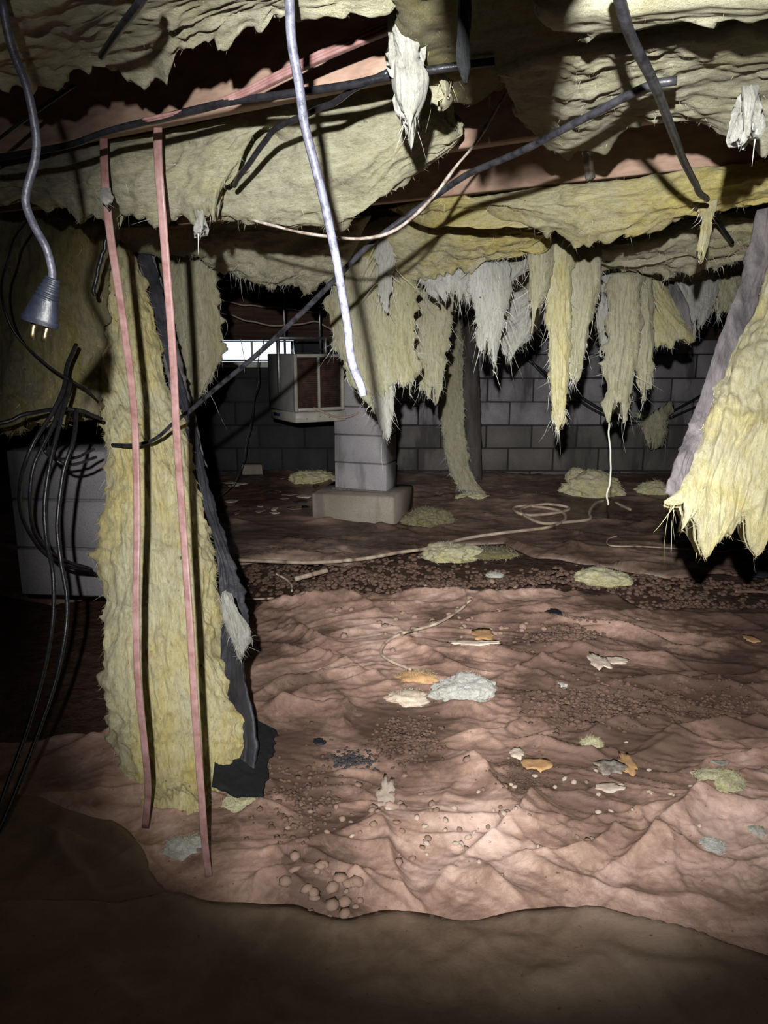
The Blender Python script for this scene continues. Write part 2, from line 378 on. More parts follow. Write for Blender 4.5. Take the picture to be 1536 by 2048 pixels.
    r3, r4 = [], []
    for fr, bk, fi in ((idx[0], ib[0], ci), (idx[-1], ib[-1], ci), (idx[:, 0], ib[:, 0], ri), (idx[:, -1], ib[:, -1], ri)):
        x3, x4 = rim(fr, bk, fi); r3 += x3; r4 += x4
    F = [np.concatenate([q, q2, np.array(r4).reshape(-1, 4)])]
    if r3: F.append(np.array(r3))
    o = link(name, Vv, F, M[mat], parent, **pr)
    FRONTS[o.name] = (G1, nrm)
    par = o if parent is None else parent
    if fuzz:
        n = int(fuzz*W*Hh*.75); ii = rng.integers(0, nv, n); jj = rng.integers(0, nu, n)
        k = n//5; ej = rng.integers(0, 4, k); ii[:k] = np.where(ej == 0, nv-1, np.where(ej == 1, 0, ii[:k])); jj[:k] = np.where(ej == 2, 0, np.where(ej == 3, nu-1, jj[:k]))
        p = G1[ii, jj]-nrm[ii, jj]*.002; rn = rng.normal(0, 1, (n, 3))
        d = rn*.8+nrm[ii, jj]*.7+(down*.5)+(duh[ii, jj]*np.where(rng.random(n) < .5, 1, -1)[:, None]*.9 if grain == 'h' else down*.8)
        far = np.interp(p[:, 1], [1.0, 1.6, 2.2, 5], [.30, .75, 1.2, 2.2]); V, Fz = ribbons(p, d, (rng.gamma(2.0, .0030, n)+.002)*far, rng.uniform(.0004, .0010, n)*far, 1.3, .2)
        link('fibre_fuzz', V, Fz, M[fz], par, kind='stuff')
    if fringe and grain == 'v' and rag[2] > .008 and not world:
        n = int(Hh*fringe*.45); ii = rng.integers(0, nv, n); sd_ = rng.random(n) < .5; jj = np.where(sd_, rng.integers(0, 3, n), nu-1-rng.integers(0, 3, n))
        d = down*1.2+rng.normal(0, .3, (n, 3))+duh[ii, jj]*np.where(sd_, -1, 1)[:, None]*.35
        V, Fz = spikes(G1[ii, jj], d, flen*.6*np.minimum(2, rng.gamma(2, .5, n)), frad*rng.uniform(.25, .8, n), 4, .9, .5)
        link('torn_edge_fibres', V, Fz, M[fz], par, kind='stuff')
    if fringe and grain == 'h' and G1[..., 1].mean() < 2.1: fringe *= .25; flen *= .6; frad *= .55
    if fringe:
        n = int(fringe*W*1.2); s = np.sort(rng.integers(0, nu, n)); ii = nv-1-rng.integers(0, max(2, nv//25), n)
        cl = np.clip(.25+1.1*vn(s/nu*W*14, e, 4.4), .08, 1)
        p = G1[ii, s]-nrm[ii, s]*thick*.3*rng.random(n)[:, None]
        d = down*1.6+dvh[ii, s]*.3+rng.normal(0, .33, (n, 3))
        V, Fz = spikes(p+np.array([0, 0, .006]), d, flen*.62*cl*np.minimum(2, rng.gamma(2, .5, n)), frad*.55*rng.uniform(.25, 1.5, n)*(.4+cl), 5, .4, .9)
        link('torn_fringe', V, Fz, M[fz], par, kind='stuff')
    return o
def tongue(name, Lp, Rp, Y0, Y1, mat, bulge=.03, nr=7, nc=5, **kw):
    """a strip hanging down: left and right outlines in pixels, Y at top and bottom, rounded towards the viewer"""
    if kw.get('world'):
        a, b = cr(Lp, nr), cr(Rp, nr); kw.setdefault('grain', 'v')
        return batt(name, [[tuple(a[k]*(1-c/(nc-1))+b[k]*c/(nc-1)-np.array([0, bulge*math.sqrt(max(0, 1-(2*c/(nc-1)-1)**2)), 0])) for c in range(nc)] for k in range(nr)], mat, **kw)
    Lq = cr(Lp, nr) if len(Lp) > 2 else arcl(Lp, nr); Rq = cr(Rp, nr) if len(Rp) > 2 else arcl(Rp, nr)
    rows = []
    for k in range(nr):
        Y = Y0+(Y1-Y0)*k/(nr-1); row = []
        for c in range(nc):
            u = c/(nc-1); b = bulge*math.sqrt(max(0, 1-(2*u-1)**2))
            x, y = Lq[k]*(1-u)+Rq[k]*u; row.append((x, y, Y-b))
        rows.append(row)
    kw.setdefault('grain', 'v'); return batt(name, rows, mat, **kw)

# ------------------------------------------------------------ ground: height, folds and mud
def px0(pts): return np.array([PZ(x, y, 0)[:2] for x, y in pts])
RIDGES = [  # (pixel polyline, height, half width)
 ([(1230, 1745), (1330, 1690), (1430, 1610), (1512, 1565)], .055, .035), ([(1290, 1500), (1400, 1465), (1540, 1450)], .035, .03),
 ([(500, 1830), (540, 1780), (600, 1755)], .03, .03), ([(520, 1440), (640, 1390), (760, 1350)], .045, .035), ([(500, 1400), (600, 1360), (740, 1340)], .03, .02),
 ([(690, 1390), (680, 1460)], .03, .03), ([(880, 1500), (960, 1560), (1015, 1625)], .045, .035), ([(900, 1480), (1000, 1470), (1040, 1440)], .025, .02),
 ([(770, 1650), (785, 1740), (800, 1840)], .04, .03), ([(600, 1700), (700, 1760), (790, 1835)], .03, .025), ([(930, 1720), (980, 1680), (1040, 1640), (1090, 1600)], .03, .02),
 ([(920, 1735), (870, 1790), (810, 1830)], .025, .03), ([(930, 1720), (1010, 1790), (1060, 1830)], .03, .03), ([(1000, 1735), (1150, 1720), (1260, 1670)], .025, .02),
 ([(1060, 1740), (1200, 1800), (1400, 1830)], .025, .03), ([(860, 1380), (930, 1420), (1000, 1405)], .03, .03), ([(800, 1520), (900, 1490)], .02, .015),
 ([(1000, 1180), (1110, 1165), (1180, 1190)], .04, .03), ([(1090, 1180), (1115, 1165), (1160, 1200)], .05, .04), ([(820, 1290), (1000, 1310), (1150, 1350)], .03, .03),
 ([(1050, 1240), (1200, 1260), (1340, 1290)], .04, .03), ([(1100, 1300), (1300, 1320), (1450, 1370)], .03, .03), ([(500, 1230), (560, 1210), (700, 1205), (760, 1230)], .04, .03),
 ([(640, 1280), (760, 1260), (840, 1290)], .03, .03), ([(760, 1180), (850, 1195), (900, 1170)], .03, .03), ([(1320, 1155), (1420, 1165), (1560, 1175)], .06, .03),
 ([(1100, 1120), (1200, 1135), (1330, 1130)], .04, .03), ([(850, 1100), (1000, 1095), (1090, 1110)], .03, .03), ([(1240, 1080), (1400, 1090)], .03, .04),
 ([(700, 1070), (760, 1060), (840, 1075)], .03, .03), ([(520, 1340), (640, 1310), (700, 1320)], .02, .02), ([(620, 1560), (700, 1545), (770, 1550)], .018, .012),
 ([(600, 1590), (700, 1585), (760, 1600)], .018, .012), ([(640, 1620), (720, 1612), (790, 1620)], .015, .012), ([(1050, 1490), (1150, 1520), (1230, 1500)], .02, .02),
 ([(90, 1620), (200, 1655), (290, 1730), (350, 1810)], .02, .02), ([(0, 1690), (100, 1700), (160, 1770), (200, 1815)], .02, .02), ([(470, 1650), (520, 1620), (590, 1610)], .02, .02),
 ([(860, 1960), (930, 1915), (1010, 1900), (1100, 1930)], .02, .02), ([(1040, 2040), (1100, 1980), (1250, 1960), (1536, 1990)], .03, .03), ([(1100, 1850), (1300, 1870), (1536, 1960)], .03, .03),
]
_rg = np.random.default_rng(21)
RW = [(px0(p), h, wd) for p, h, wd in RIDGES]
for k in range(230):                                    # random small folds, mostly lying across the view
    y = 1.0+5.0*_rg.random()**1.2; x = (_rg.random()-.4)*1.25*y; a = _rg.normal(-.12, .5); l = _rg.uniform(.06, .26)*(.6+.25*y); c = _rg.normal(0, .25)
    p = np.array([[x-l*math.cos(a), y-l*math.sin(a)], [x+.1*l*c, y+l*c*.5], [x+l*math.cos(a+c), y+l*math.sin(a+c)]])
    RW.append((p, _rg.uniform(.008, .024)*(.7+.12*y), _rg.uniform(.010, .03)*(.7+.2*y)))
MUD = [(1190, 1415, 150, .42), (820, 1480, 90, .4), (1240, 1190, 110, .3), (1080, 1300, 60, .35), (1050, 1560, 60, .3), (620, 1790, 100, .3), (560, 1520, 110, .25),
       (1480, 1390, 110, .4), (680, 1640, 120, .2), (1470, 1230, 100, .35), (540, 1300, 90, .2), (430, 1680, 90, .3), (1180, 1660, 90, .12), (700, 1190, 90, .12), (1330, 1560, 100, .15)]
MW = [(PZ(x, y)[:2], r/FPX*PZ(x, y)[1]*1.05, s) for x, y, r, s in MUD]
def base_h(x, y):
    x = np.asarray(x, float); y = np.asarray(y, float)
    b = .135*sst(5.0, 6.45, y)+.028*fbm(x*1.1, y*1.1, 3.3, 3)*sst(.6, 1.4, y)
    b = b*(1-sst(4.2, 4.8, y)*sst(5.5, 5.0, y)*0)
    return b
def folds(x, y):
    x = np.asarray(x, float); y = np.asarray(y, float); sh = x.shape; x = x.ravel(); y = y.ravel(); h = np.zeros_like(x)
    wx = x+.035*fbm(x*7, y*7, 1.5, 2); wy = y+.035*fbm(x*7, y*7, 7.5, 2)
    for pl, hh, wd in RW:
        c = cr(pl, 9); lo = c.min(0)-wd*4; hi = c.max(0)+wd*4
        k = np.nonzero((wx > lo[0]) & (wx < hi[0]) & (wy > lo[1]) & (wy < hi[1]))[0]
        if not len(k): continue
        X = wx[k]; Y = wy[k]; best = np.full(len(k), 9.); tt = np.zeros(len(k)); sd = np.zeros(len(k))
        for q in range(8):
            a = c[q]; b = c[q+1]; ab = b-a; L2 = ab@ab+1e-9
            t = np.clip(((X-a[0])*ab[0]+(Y-a[1])*ab[1])/L2, 0, 1); dx = X-a[0]-t*ab[0]; dy = Y-a[1]-t*ab[1]; d = np.hypot(dx, dy)
            m = d < best; best[m] = d[m]; tt[m] = (q+t[m])/8; sd[m] = (ab[0]*dy-ab[1]*dx)[m]
        s = np.where(sd > 0, best/(wd*.55), best/(wd*1.5))
        h[k] = np.maximum(h[k], 0)*1+ hh*np.exp(-s**1.25)*np.sin(np.pi*np.clip(tt, .03, .97))**.5
    ang = .9*vn(x*.8, y*.8, 12.)+.15; ca, sa = np.cos(ang), np.sin(ang); X2 = wx*ca-wy*sa; Y2 = wx*sa+wy*ca
    msk = .35+.65*sst(-.3, .4, vn(x*1.6, y*1.6, 40.))
    f = .030*(rid(wx*1.6+.3*wy, wy*2.6, .7, 2, .5, 3)-.3)+.017*msk*(rid(X2*3.0, Y2*9.5, 4.2, 2, .5, 5)-.15)+.0105*msk*(rid(X2*9, Y2*24, 9.2, 3, .6, 4)-.2)+.0016*fbm(x*50, y*50, 3, 2)
    return ((h+f*sst(.75, 1.1, y))*(.35+.65*sst(1.30, 1.5, y))).reshape(sh)
def mudness(x, y):
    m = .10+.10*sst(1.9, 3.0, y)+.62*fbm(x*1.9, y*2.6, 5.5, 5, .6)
    for c, r, s in MW: m = m+s*np.exp(-(((x-c[0])/r)**2+((y-c[1])/(r*2.0))**2))
    return m
def gz(x, y): return float(base_h(np.array([x]), np.array([y]))[0]+max(0, folds(np.array([[x]]), np.array([[y]]))[0, 0]))+.012
def onfloor(px, py):
    p = PZ(px, py, .02)
    for _ in range(4): p = PZ(px, py, gz(p[0], p[1]))
    return p

# soil, the room's floor
xs = np.linspace(-5.2, 5.2, 210); ys = np.linspace(-1.2, 6.75, 230); X, Y = np.meshgrid(xs, ys)
Z = base_h(X, Y)-.03+.012*fbm(X*9, Y*9, 2, 3)
idx = np.arange(X.size).reshape(X.shape)
Q = np.stack([idx[:-1, :-1], idx[:-1, 1:], idx[1:, 1:], idx[1:, :-1]], -1).reshape(-1, 4)
floor = link('floor', np.stack([X, Y, Z], -1).reshape(-1, 3), Q, M['soil'], org=(0, 0, 0), kind='structure')

def inside(poly, x, y):
    r = np.zeros(x.shape, bool); n = len(poly)
    for i in range(n):
        (x1, y1), (x2, y2) = poly[i], poly[(i+1) % n]
        c = ((y1 > y) != (y2 > y)) & (x < (x2-x1)*(y-y1)/(y2-y1+1e-12)+x1); r ^= c
    return r
def edgedist(poly, x, y):
    best = np.full(x.shape, 9.)
    for i in range(len(poly)):
        a = np.array(poly[i]); b = np.array(poly[(i+1) % len(poly)]); ab = b-a
        t = np.clip(((x-a[0])*ab[0]+(y-a[1])*ab[1])/(ab@ab+1e-9), 0, 1)
        best = np.minimum(best, np.hypot(x-a[0]-t*ab[0], y-a[1]-t*ab[1]))
    return best
def sheet(name, polypx, y0, y1, ny, nt, mat, lift, tr=(-.8, .8), extra=None, **pr):
    poly = [tuple(PZ(x, y, 0)[:2]) if y > -9000 else x for x, y in polypx]
    ys = y0*(y1/y0)**np.linspace(0, 1, ny); ts = np.linspace(tr[0], tr[1], nt)
    Tt, Yy = np.meshgrid(ts, ys); Xx = Tt*Yy
    wx = Xx+.03*fbm(Xx*5, Yy*5, 31, 3)*sst(1, 2, Yy); wy = Yy+.04*fbm(Xx*5, Yy*5, 57, 3)
    ins = inside(poly, wx, wy); ed = edgedist(poly, wx, wy)
    e = np.where(ins, sst(0, .03, ed), 0)
    Zz = base_h(Xx, Yy)+folds(Xx, Yy)*(.35+.65*e)+lift*(.25+.75*e)+.012*e*np.exp(-ed/.02)
    if extra is not None: Zz = extra(Xx, Yy, Zz, ed)
    Zz = np.maximum(Zz, base_h(Xx, Yy)-.012+lift)
    idx = np.arange(Xx.size).reshape(Xx.shape)
    q = np.stack([idx[:-1, :-1], idx[:-1, 1:], idx[1:, 1:], idx[1:, :-1]], -1).reshape(-1, 4)
    q = q[ins.ravel()[q].all(1)]
    V = np.stack([Xx, Yy, Zz], -1).reshape(-1, 3); use = np.unique(q); mp = np.zeros(len(V), int); mp[use] = np.arange(len(use))
    n = len(use); Vt = V[use].copy(); q = mp[q]; WP = np.stack([wx, wy], -1).reshape(-1, 2)[use]
    # thin underside so that the sheet has a body
    E = np.concatenate([q[:, [0, 1]], q[:, [1, 2]], q[:, [2, 3]], q[:, [3, 0]]]); key = E[:, 0].astype(np.int64)*n+E[:, 1]; rk = E[:, 1].astype(np.int64)*n+E[:, 0]
    bd = E[~np.isin(key, rk)]
    low = np.unique(bd); best = np.full(len(low), 9.); mv = np.zeros((len(low), 2))
    for i in range(len(poly)):
        a_ = np.array(poly[i]); b_ = np.array(poly[(i+1) % len(poly)]); ab = b_-a_; w_ = WP[low]
        t_ = np.clip(((w_-a_)@ab)/(ab@ab+1e-9), 0, 1); dl = a_+t_[:, None]*ab-w_; dd = np.hypot(dl[:, 0], dl[:, 1]); m_ = dd < best; best[m_] = dd[m_]; mv[m_] = dl[m_]
    okm = best < .06; Vt[low[okm], :2] += mv[okm]; xb, yb = Vt[low, 0], Vt[low, 1]; Vt[low, 2] = np.maximum(base_h(xb, yb)+folds(xb, yb)*.35+lift*.4, base_h(xb, yb)-.008+lift)
    mp2 = np.zeros(n, int); mp2[low] = np.arange(len(low))+n
    Vb = Vt[low].copy(); Vb[:, 2] -= .012
    skirt = np.stack([bd[:, 1], bd[:, 0], mp2[bd[:, 0]], mp2[bd[:, 1]]], 1)
    o = link(name, np.concatenate([Vt, Vb]), np.concatenate([q, skirt]), M[mat], **pr)
    md = mudness(Xx, Yy).ravel()[use]; md = np.concatenate([md, md[low]]).astype(np.float32)
    at = o.data.attributes.new('mud', 'FLOAT', 'POINT'); at.data.foreach_set('value', md)
    return o
MAIN = [(420, 2400), (1700, 2400), (2300, 1500), (2000, 1240), (1536, 1215), (1380, 1215), (1300, 1225), (1240, 1190), (1100, 1170), (950, 1160), (820, 1160), (700, 1175), (560, 1200), (480, 1235),
        (400, 1330), (330, 1420), (200, 1480), (-300, 1500), (-500, 1800), (-100, 2300)]
sheet('plastic_sheet', MAIN, .95, 3.5, 430, 460, 'sheet', .008, **T('big wrinkled pinkish brown plastic sheet, muddy and strewn with stone chips', 'plastic sheet'))
FAR = [(430, 1135), (560, 1120), (700, 1135), (760, 1120), (860, 1085), (1000, 1090), (1080, 1120), (1330, 1150), (1600, 1130), (2300, 1110), (1900, 955), (1500, 950), (900, 948), (450, 948), (-400, 955), (-900, 1010), (-300, 1120), (100, 1210)]
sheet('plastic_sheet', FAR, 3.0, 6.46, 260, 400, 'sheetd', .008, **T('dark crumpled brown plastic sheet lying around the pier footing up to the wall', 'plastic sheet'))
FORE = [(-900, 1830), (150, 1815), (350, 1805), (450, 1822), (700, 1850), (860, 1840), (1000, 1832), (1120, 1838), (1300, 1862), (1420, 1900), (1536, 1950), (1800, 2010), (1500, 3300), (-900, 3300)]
sheet('plastic_sheet', FORE, .62, 1.5, 110, 260, 'sheetf', .03, **T('grey-brown plastic sheet, shade put in its colour, overlapping the others along the bottom edge', 'plastic sheet'))  # dark colour stands in for the shadow across the foreground
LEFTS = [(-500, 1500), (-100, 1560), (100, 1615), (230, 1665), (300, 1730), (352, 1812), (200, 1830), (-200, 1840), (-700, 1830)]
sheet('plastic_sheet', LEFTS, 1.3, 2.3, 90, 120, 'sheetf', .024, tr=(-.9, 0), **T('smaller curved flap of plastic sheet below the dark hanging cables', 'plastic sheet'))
STRIP = [(1318, 1148), (1420, 1155), (1560, 1168), (2000, 1200), (2000, 1225), (1560, 1188), (1420, 1178), (1325, 1172)]
sheet('plastic_strip', STRIP, 2.6, 3.6, 90, 300, 'sheet', .03, tr=(.2, .9), **T('rolled tan strip of plastic sheet lying on dark soil at the right', 'plastic sheet'))

# ------------------------------------------------------------ the room shell
WY = 6.5; CZ = 1.88; HJ = 1.62
def zat(py, Y): return P(768, py, Y)[2]
courses = [zat(941, WY)-.203+.203*k-.0 for k in range(0, 10)]
wz0 = courses[1]
wb = empty('wall_back', (0, WY, 0), kind='structure')
link('mortar', *box((-5.2, WY+.012, -.1), (P(437, 700, WY)[0]-.02, WY+.2, CZ)), M['mortard'], wb, False)
wx0, wx1 = P(437, 700, WY)[0], P(585, 700, WY)[0]; wzb, wzt = zat(723, WY), zat(681, WY)
link('mortar', *box((wx1+.02, WY+.012, -.1), (5.2, WY+.2, CZ)), M['mortard'], wb, False)
link('mortar', *box((wx0-.02, WY+.012, -.1), (wx1+.02, WY+.2, wzb-.01)), M['mortard'], wb, False)
link('mortar', *box((wx0-.02, WY+.012, wzt+.01), (wx1+.02, WY+.2, CZ)), M['mortard'], wb, False)
for k in range(9):
    z0 = wz0-.203+.203*k; z1 = z0+.193
    x = -3.9+(.2 if k % 2 else 0)
    while x < 3.7:
        a, b = x+.005, x+.393; x += .4
        za, zb = z0, min(z1, CZ-.01)
        if b > wx0-.01 and a < wx1+.01 and zb > wzb and za < wzt:
            if a < wx0-.05: b = wx0-.01
            elif b > wx1+.05: a = wx1+.01
            elif za < wzb-.03: zb = wzb-.01
            else: continue
        pr = rng.uniform(-.004, .004)
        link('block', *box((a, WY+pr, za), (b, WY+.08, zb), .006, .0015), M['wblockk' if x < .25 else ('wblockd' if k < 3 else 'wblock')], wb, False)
for nm, lo, hi in (('wall_left', (-5.3, -1.3, -.1), (-5.2, 6.8, 1.95)), ('wall_right', (5.2, -1.3, -.1), (5.3, 6.8, 1.95)), ('wall_front', (-5.3, -1.4, -.1), (5.3, -1.3, 1.95))):
    link(nm, *box(lo, hi), M['wblockd'], None, False, kind='structure')
ceil = empty('ceiling', (0, 0, CZ), kind='structure')
JD = np.array([.872, -.49]); JN = np.array([.49, .872])  # joist direction and its across direction
for k in range(-8, 30):                                  # subfloor boards, run across the joists
    c = k*.29-.0
    if -1.35 < c < 7.1:
        link('floorboard', *box((-5.25, c-.143, CZ+rng.uniform(0, .004)), (5.25, c+.143, CZ+.03)), M['subfloor'], ceil, False)
def jline(off, zb, zt, th=.04, mat='wood', t0=None, t1=None, label=None):
    """joist: a plank at across-distance off from the camera foot, clipped by the walls"""
    ts = []
    for t in np.linspace(-7, 7, 700):
        p = JD*t+JN*off
        if -5.15 < p[0] < 5.15 and -1.2 < p[1] < 6.44: ts.append(t)
    if not ts: return
    a, b = (ts[0] if t0 is None else t0), (ts[-1] if t1 is None else t1)
    c = []
    for t in (a, b):
        for s in (-th/2, th/2):
            q = JD*t+JN*(off+s)
            for z in (zb, zt): c.append((q[0], q[1], z))
    o = link('joist', *hexa([c[0], c[1], c[2], c[3], c[4], c[5], c[6], c[7]]), M[mat], ceil, False)
    if label: o['label'] = label
    return o
j1 = JN@np.array([0, 1.28+.02]); j2 = JN@np.array([0, 2.28])
J1OFF = (JN@PZ(770, 150, HJ)[:2]+JN@PZ(0, 305, HJ)[:2])/2+.02; J2OFF = (JN@PZ(790, 403, HJ)[:2]+JN@PZ(1536, 314, HJ)[:2])/2+.02
for off in [J1OFF-1.3, J1OFF-.9, J1OFF-.46, J1OFF, (J1OFF+J2OFF)/2, J2OFF]+[J2OFF+.42*k for k in range(1, 12)]:
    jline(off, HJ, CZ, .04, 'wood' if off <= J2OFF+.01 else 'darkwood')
rimb = link('trim_1', *box((-5.1, WY-.10, zat(680, WY-.1)), (5.1, WY-.005, CZ)), M['darkwood'], None, False, kind='structure')
# window
win = empty('window_1', ((wx0+wx1)/2, WY, wzb), kind='structure')
t = .018; fy0, fy1 = WY+.03, WY+.09
link('window_frame', *cat([box((wx0, fy0, wzb), (wx0+t, fy1, wzt)), box((wx1-t, fy0, wzb), (wx1, fy1, wzt)), box((wx0+t, fy0, wzb), (wx1-t, fy1, wzb+t*.8)), box((wx0+t, fy0, wzt-t*.5), (wx1-t, fy1, wzt))]), M['metal'], win, False)
xm = P(502, 700, WY)[0]
link('mullion', *box((xm-.008, fy0+.01, wzb+t*.8), (xm+.008, fy1-.01, wzt-t*.5)), M['frame'], win, False)
link('pane', *box((wx0+t, fy0+.03, wzb+t*.8), (xm-.008, fy0+.034, wzt-t*.5)), M['glass'], win, False)
link('pane', *box((xm+.008, fy0+.03, wzb+t*.8), (wx1-t, fy0+.034, wzt-t*.5)), M['glass'], win, False)
link('window_sill', *box((wx0-.03, WY-.035, wzb-.05), (wx1+.03, WY+.03, wzb-.004), .004), M['frame'], win, False)

# ------------------------------------------------------------ block piers
def pier(name, corner_px, yb, Yc, wl, wr, ang, ncourse, bh, footing, lab, top):
    """corner nearest the viewer, faces running left (wl) and back right (wr)"""
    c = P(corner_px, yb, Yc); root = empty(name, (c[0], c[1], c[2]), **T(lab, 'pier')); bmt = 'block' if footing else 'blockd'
    def pc(lo, hi, nm, mat, bev=.005, jit=.001, lb=None):
        V, F = box(lo, hi, bev, jit); V = rotz(V, (0, 0, 0), ang)+c
        o = link(nm, V, F, M[mat], root, False)
        if lb: o['label'] = lb
    nz = 0
    for k in range(ncourse):
        z0, z1 = k*bh+.005, (k+1)*bh-.004
        if z1+c[2] > top: break
        if k % 2 == 0 or footing: pc((-wl, 0, z0), (0, wr, z1), 'block', bmt)
        else:
            m = -wl/2+rng.uniform(-.01, .01)
            pc((-wl, 0, z0), (m-.005, wr, z1), 'block', bmt); pc((m+.005, 0, z0), (0, wr, z1), 'block', bmt)
        nz = z1
    pc((-wl+.012, .012, 0), (-.012, wr-.012, nz-.01), 'mortar', 'mortar', 0, 0)
    if footing:
        V, F = box((-wl-footing[0], -footing[1], -footing[3]), (footing[2], wr+.14, -.002), .012, .004); V = rotz(V, (0, 0, 0), ang+footing[4])+c
        o = link('footing', V, F, M['footing'], root, False)
        pc((-wl-.02, -.02, -.004), (.02, wr+.02, .008), 'mortar_bed', 'mortar', .003, .003)
    return root
pcn = P(773, 985, 5.15)
pier('block_pier', 773, 985, 5.15, .395, .22, math.radians(-19), 4, .199, (.12, .14, .10, .24, math.radians(2)), 'grey concrete block pier on a wide footing, below the wall heater unit', 1.35)
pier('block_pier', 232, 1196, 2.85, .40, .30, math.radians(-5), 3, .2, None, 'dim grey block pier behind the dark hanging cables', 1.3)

# ------------------------------------------------------------ insulation overhead
def A_(l, c='insulation', g=None): return T(l, c, g)
# blanket in front of the first joist, top left
batt('insulation_batt', [[(-80, 20, 1.30), (100, -30, 1.22), (300, -70, 1.14), (480, -90, 1.08), (640, -90, 1.04)],
                         [(-80, 80, 1.34), (100, 60, 1.26), (280, 20, 1.18), (440, -20, 1.12), (620, -50, 1.06)],
                         [(-80, 130, 1.40), (100, 125, 1.30), (270, 85, 1.22), (420, 35, 1.15), (600, -15, 1.09)],
                         [(-80, 165, 1.46), (90, 172, 1.36), (180, 140, 1.30), (300, 155, 1.27), (360, 95, 1.24), (450, 70, 1.2), (560, 35, 1.15)]],
     'ins', .06, .014, (0, .03, 0, .03), 1, .006, zmax=1.60, fringe=60, flen=.03, **A_('pale yellow insulation batt sagging in front of the joist above the plug'))
batt('insulation_batt', [[(560, -60, 1.16), (640, -60, 1.12), (760, -60, 1.08)], [(560, 10, 1.2), (640, 0, 1.15), (760, -10, 1.1)], [(530, 45, 1.24), (640, 25, 1.2), (700, 20, 1.16), (790, 20, 1.12)]],
     'ins', .04, .012, (0, .02, .02, 0), 2, .006, zmax=1.60, fringe=60, flen=.03, **A_('short torn insulation edge over the bare joist beside the grey cable'))
# blankets between first and second joist
batt('insulation_batt', [[(-90, 335, 1.93), (50, 315, 1.84), (200, 275, 1.75), (330, 248, 1.68), (450, 218, 1.60), (560, 200, 1.56)],
                         [(-90, 350, 1.90), (60, 345, 1.80), (200, 320, 1.71), (330, 300, 1.65), (440, 270, 1.59), (545, 225, 1.55)],
                         [(-90, 365, 1.92), (70, 380, 1.80), (200, 375, 1.71), (320, 370, 1.65), (420, 340, 1.59), (510, 270, 1.56)],
                         [(-90, 385, 2.0), (60, 410, 1.86), (150, 432, 1.80), (250, 440, 1.74), (340, 436, 1.70), (420, 425, 1.64), (480, 330, 1.60)]],
     'ins', .10, .020, (0, .028, 0, .02), 3, .006, fringe=90, flen=.045, fz='fuzzw', **A_('cream insulation batt bulging under the joist behind both pink cords'))
batt('insulation_batt', [[(430, 235, 1.72), (560, 195, 1.64), (680, 165, 1.56), (780, 150, 1.50), (880, 165, 1.5), (912, 215, 1.55)],
                         [(420, 300, 1.70), (560, 260, 1.62), (680, 235, 1.55), (790, 215, 1.50), (880, 215, 1.5), (920, 250, 1.55)],
                         [(410, 370, 1.74), (550, 345, 1.64), (670, 330, 1.57), (780, 300, 1.52), (860, 270, 1.52), (918, 275, 1.56)],
                         [(400, 420, 1.80), (500, 420, 1.72), (600, 420, 1.66), (700, 410, 1.62), (800, 350, 1.57), (912, 292, 1.58)],
                         [(400, 432, 1.86), (490, 440, 1.80), (580, 450, 1.74), (680, 456, 1.70), (760, 405, 1.64), (840, 355, 1.62), (905, 300, 1.62)]],
     'ins', .10, .019, (0, .016, 0, .02), 4, .006, fringe=25, flen=.02, **A_('large rounded cream insulation batt with layered creases behind the grey cable'))
# middle clump with white fibre
tongue('insulation_tuft', [(775, -40), (775, 40), (790, 110), (775, 150), (800, 200)], [(835, -40), (840, 50), (835, 120), (860, 160), (838, 215)], 1.08, 1.16, 'insw', .03, thick=.04, amp=.012, rag=(0, .05, .02, .02), seed=5, res=.004,
       fringe=160, flen=.04, fz='fuzzw', fuzz=26000, frad=.0016, **A_('white stringy tuft of fibre hanging from the pink wires'))
tongue('insulation_tuft', [(840, -40), (835, 60), (850, 120), (870, 170)], [(930, -40), (915, 40), (895, 110), (905, 190)], 1.16, 1.26, 'ins', .03, thick=.05, amp=.012, rag=(0, .02, .02, .02), seed=6, res=.005, fringe=60,
       **A_('yellow insulation lump just beside the white stringy tuft'))
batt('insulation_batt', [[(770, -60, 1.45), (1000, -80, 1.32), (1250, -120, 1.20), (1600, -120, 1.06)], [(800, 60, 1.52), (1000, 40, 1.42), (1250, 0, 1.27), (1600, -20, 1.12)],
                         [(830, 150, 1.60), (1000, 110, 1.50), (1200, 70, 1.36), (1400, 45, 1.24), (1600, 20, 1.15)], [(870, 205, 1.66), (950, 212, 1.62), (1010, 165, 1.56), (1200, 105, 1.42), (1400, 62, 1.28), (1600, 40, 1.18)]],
     'insd', .05, .010, (0, .012, .01, 0), 7, .008, stripes=.4, zmax=1.60, fringe=15, flen=.03, **A_('smooth dull olive insulation batt overhead, shade put in its colour, behind the black rag'))  # dark material paints in part of the shadow over this batt
batt('insulation_batt', [[(1000, 150, 1.62), (1130, 110, 1.55), (1260, 90, 1.46), (1400, 70, 1.38), (1620, 55, 1.26)],
                         [(1015, 200, 1.60), (1130, 180, 1.51), (1260, 150, 1.42), (1400, 130, 1.34), (1620, 130, 1.22)],
                         [(1050, 260, 1.62), (1130, 250, 1.54), (1250, 210, 1.45), (1400, 200, 1.36), (1620, 210, 1.24)],
                         [(1095, 292, 1.66), (1140, 305, 1.61), (1210, 295, 1.55), (1280, 238, 1.49), (1340, 232, 1.45), (1420, 262, 1.40), (1500, 295, 1.35), (1620, 300, 1.28)]],
     'ins', .07, .016, (0, .022, .01, 0), 8, .006, stripes=.55, zmax=1.585, fringe=80, flen=.05, fz='fuzzw', **A_('cream insulation batt with a drooping lobe over the second joist, by the black cable'))
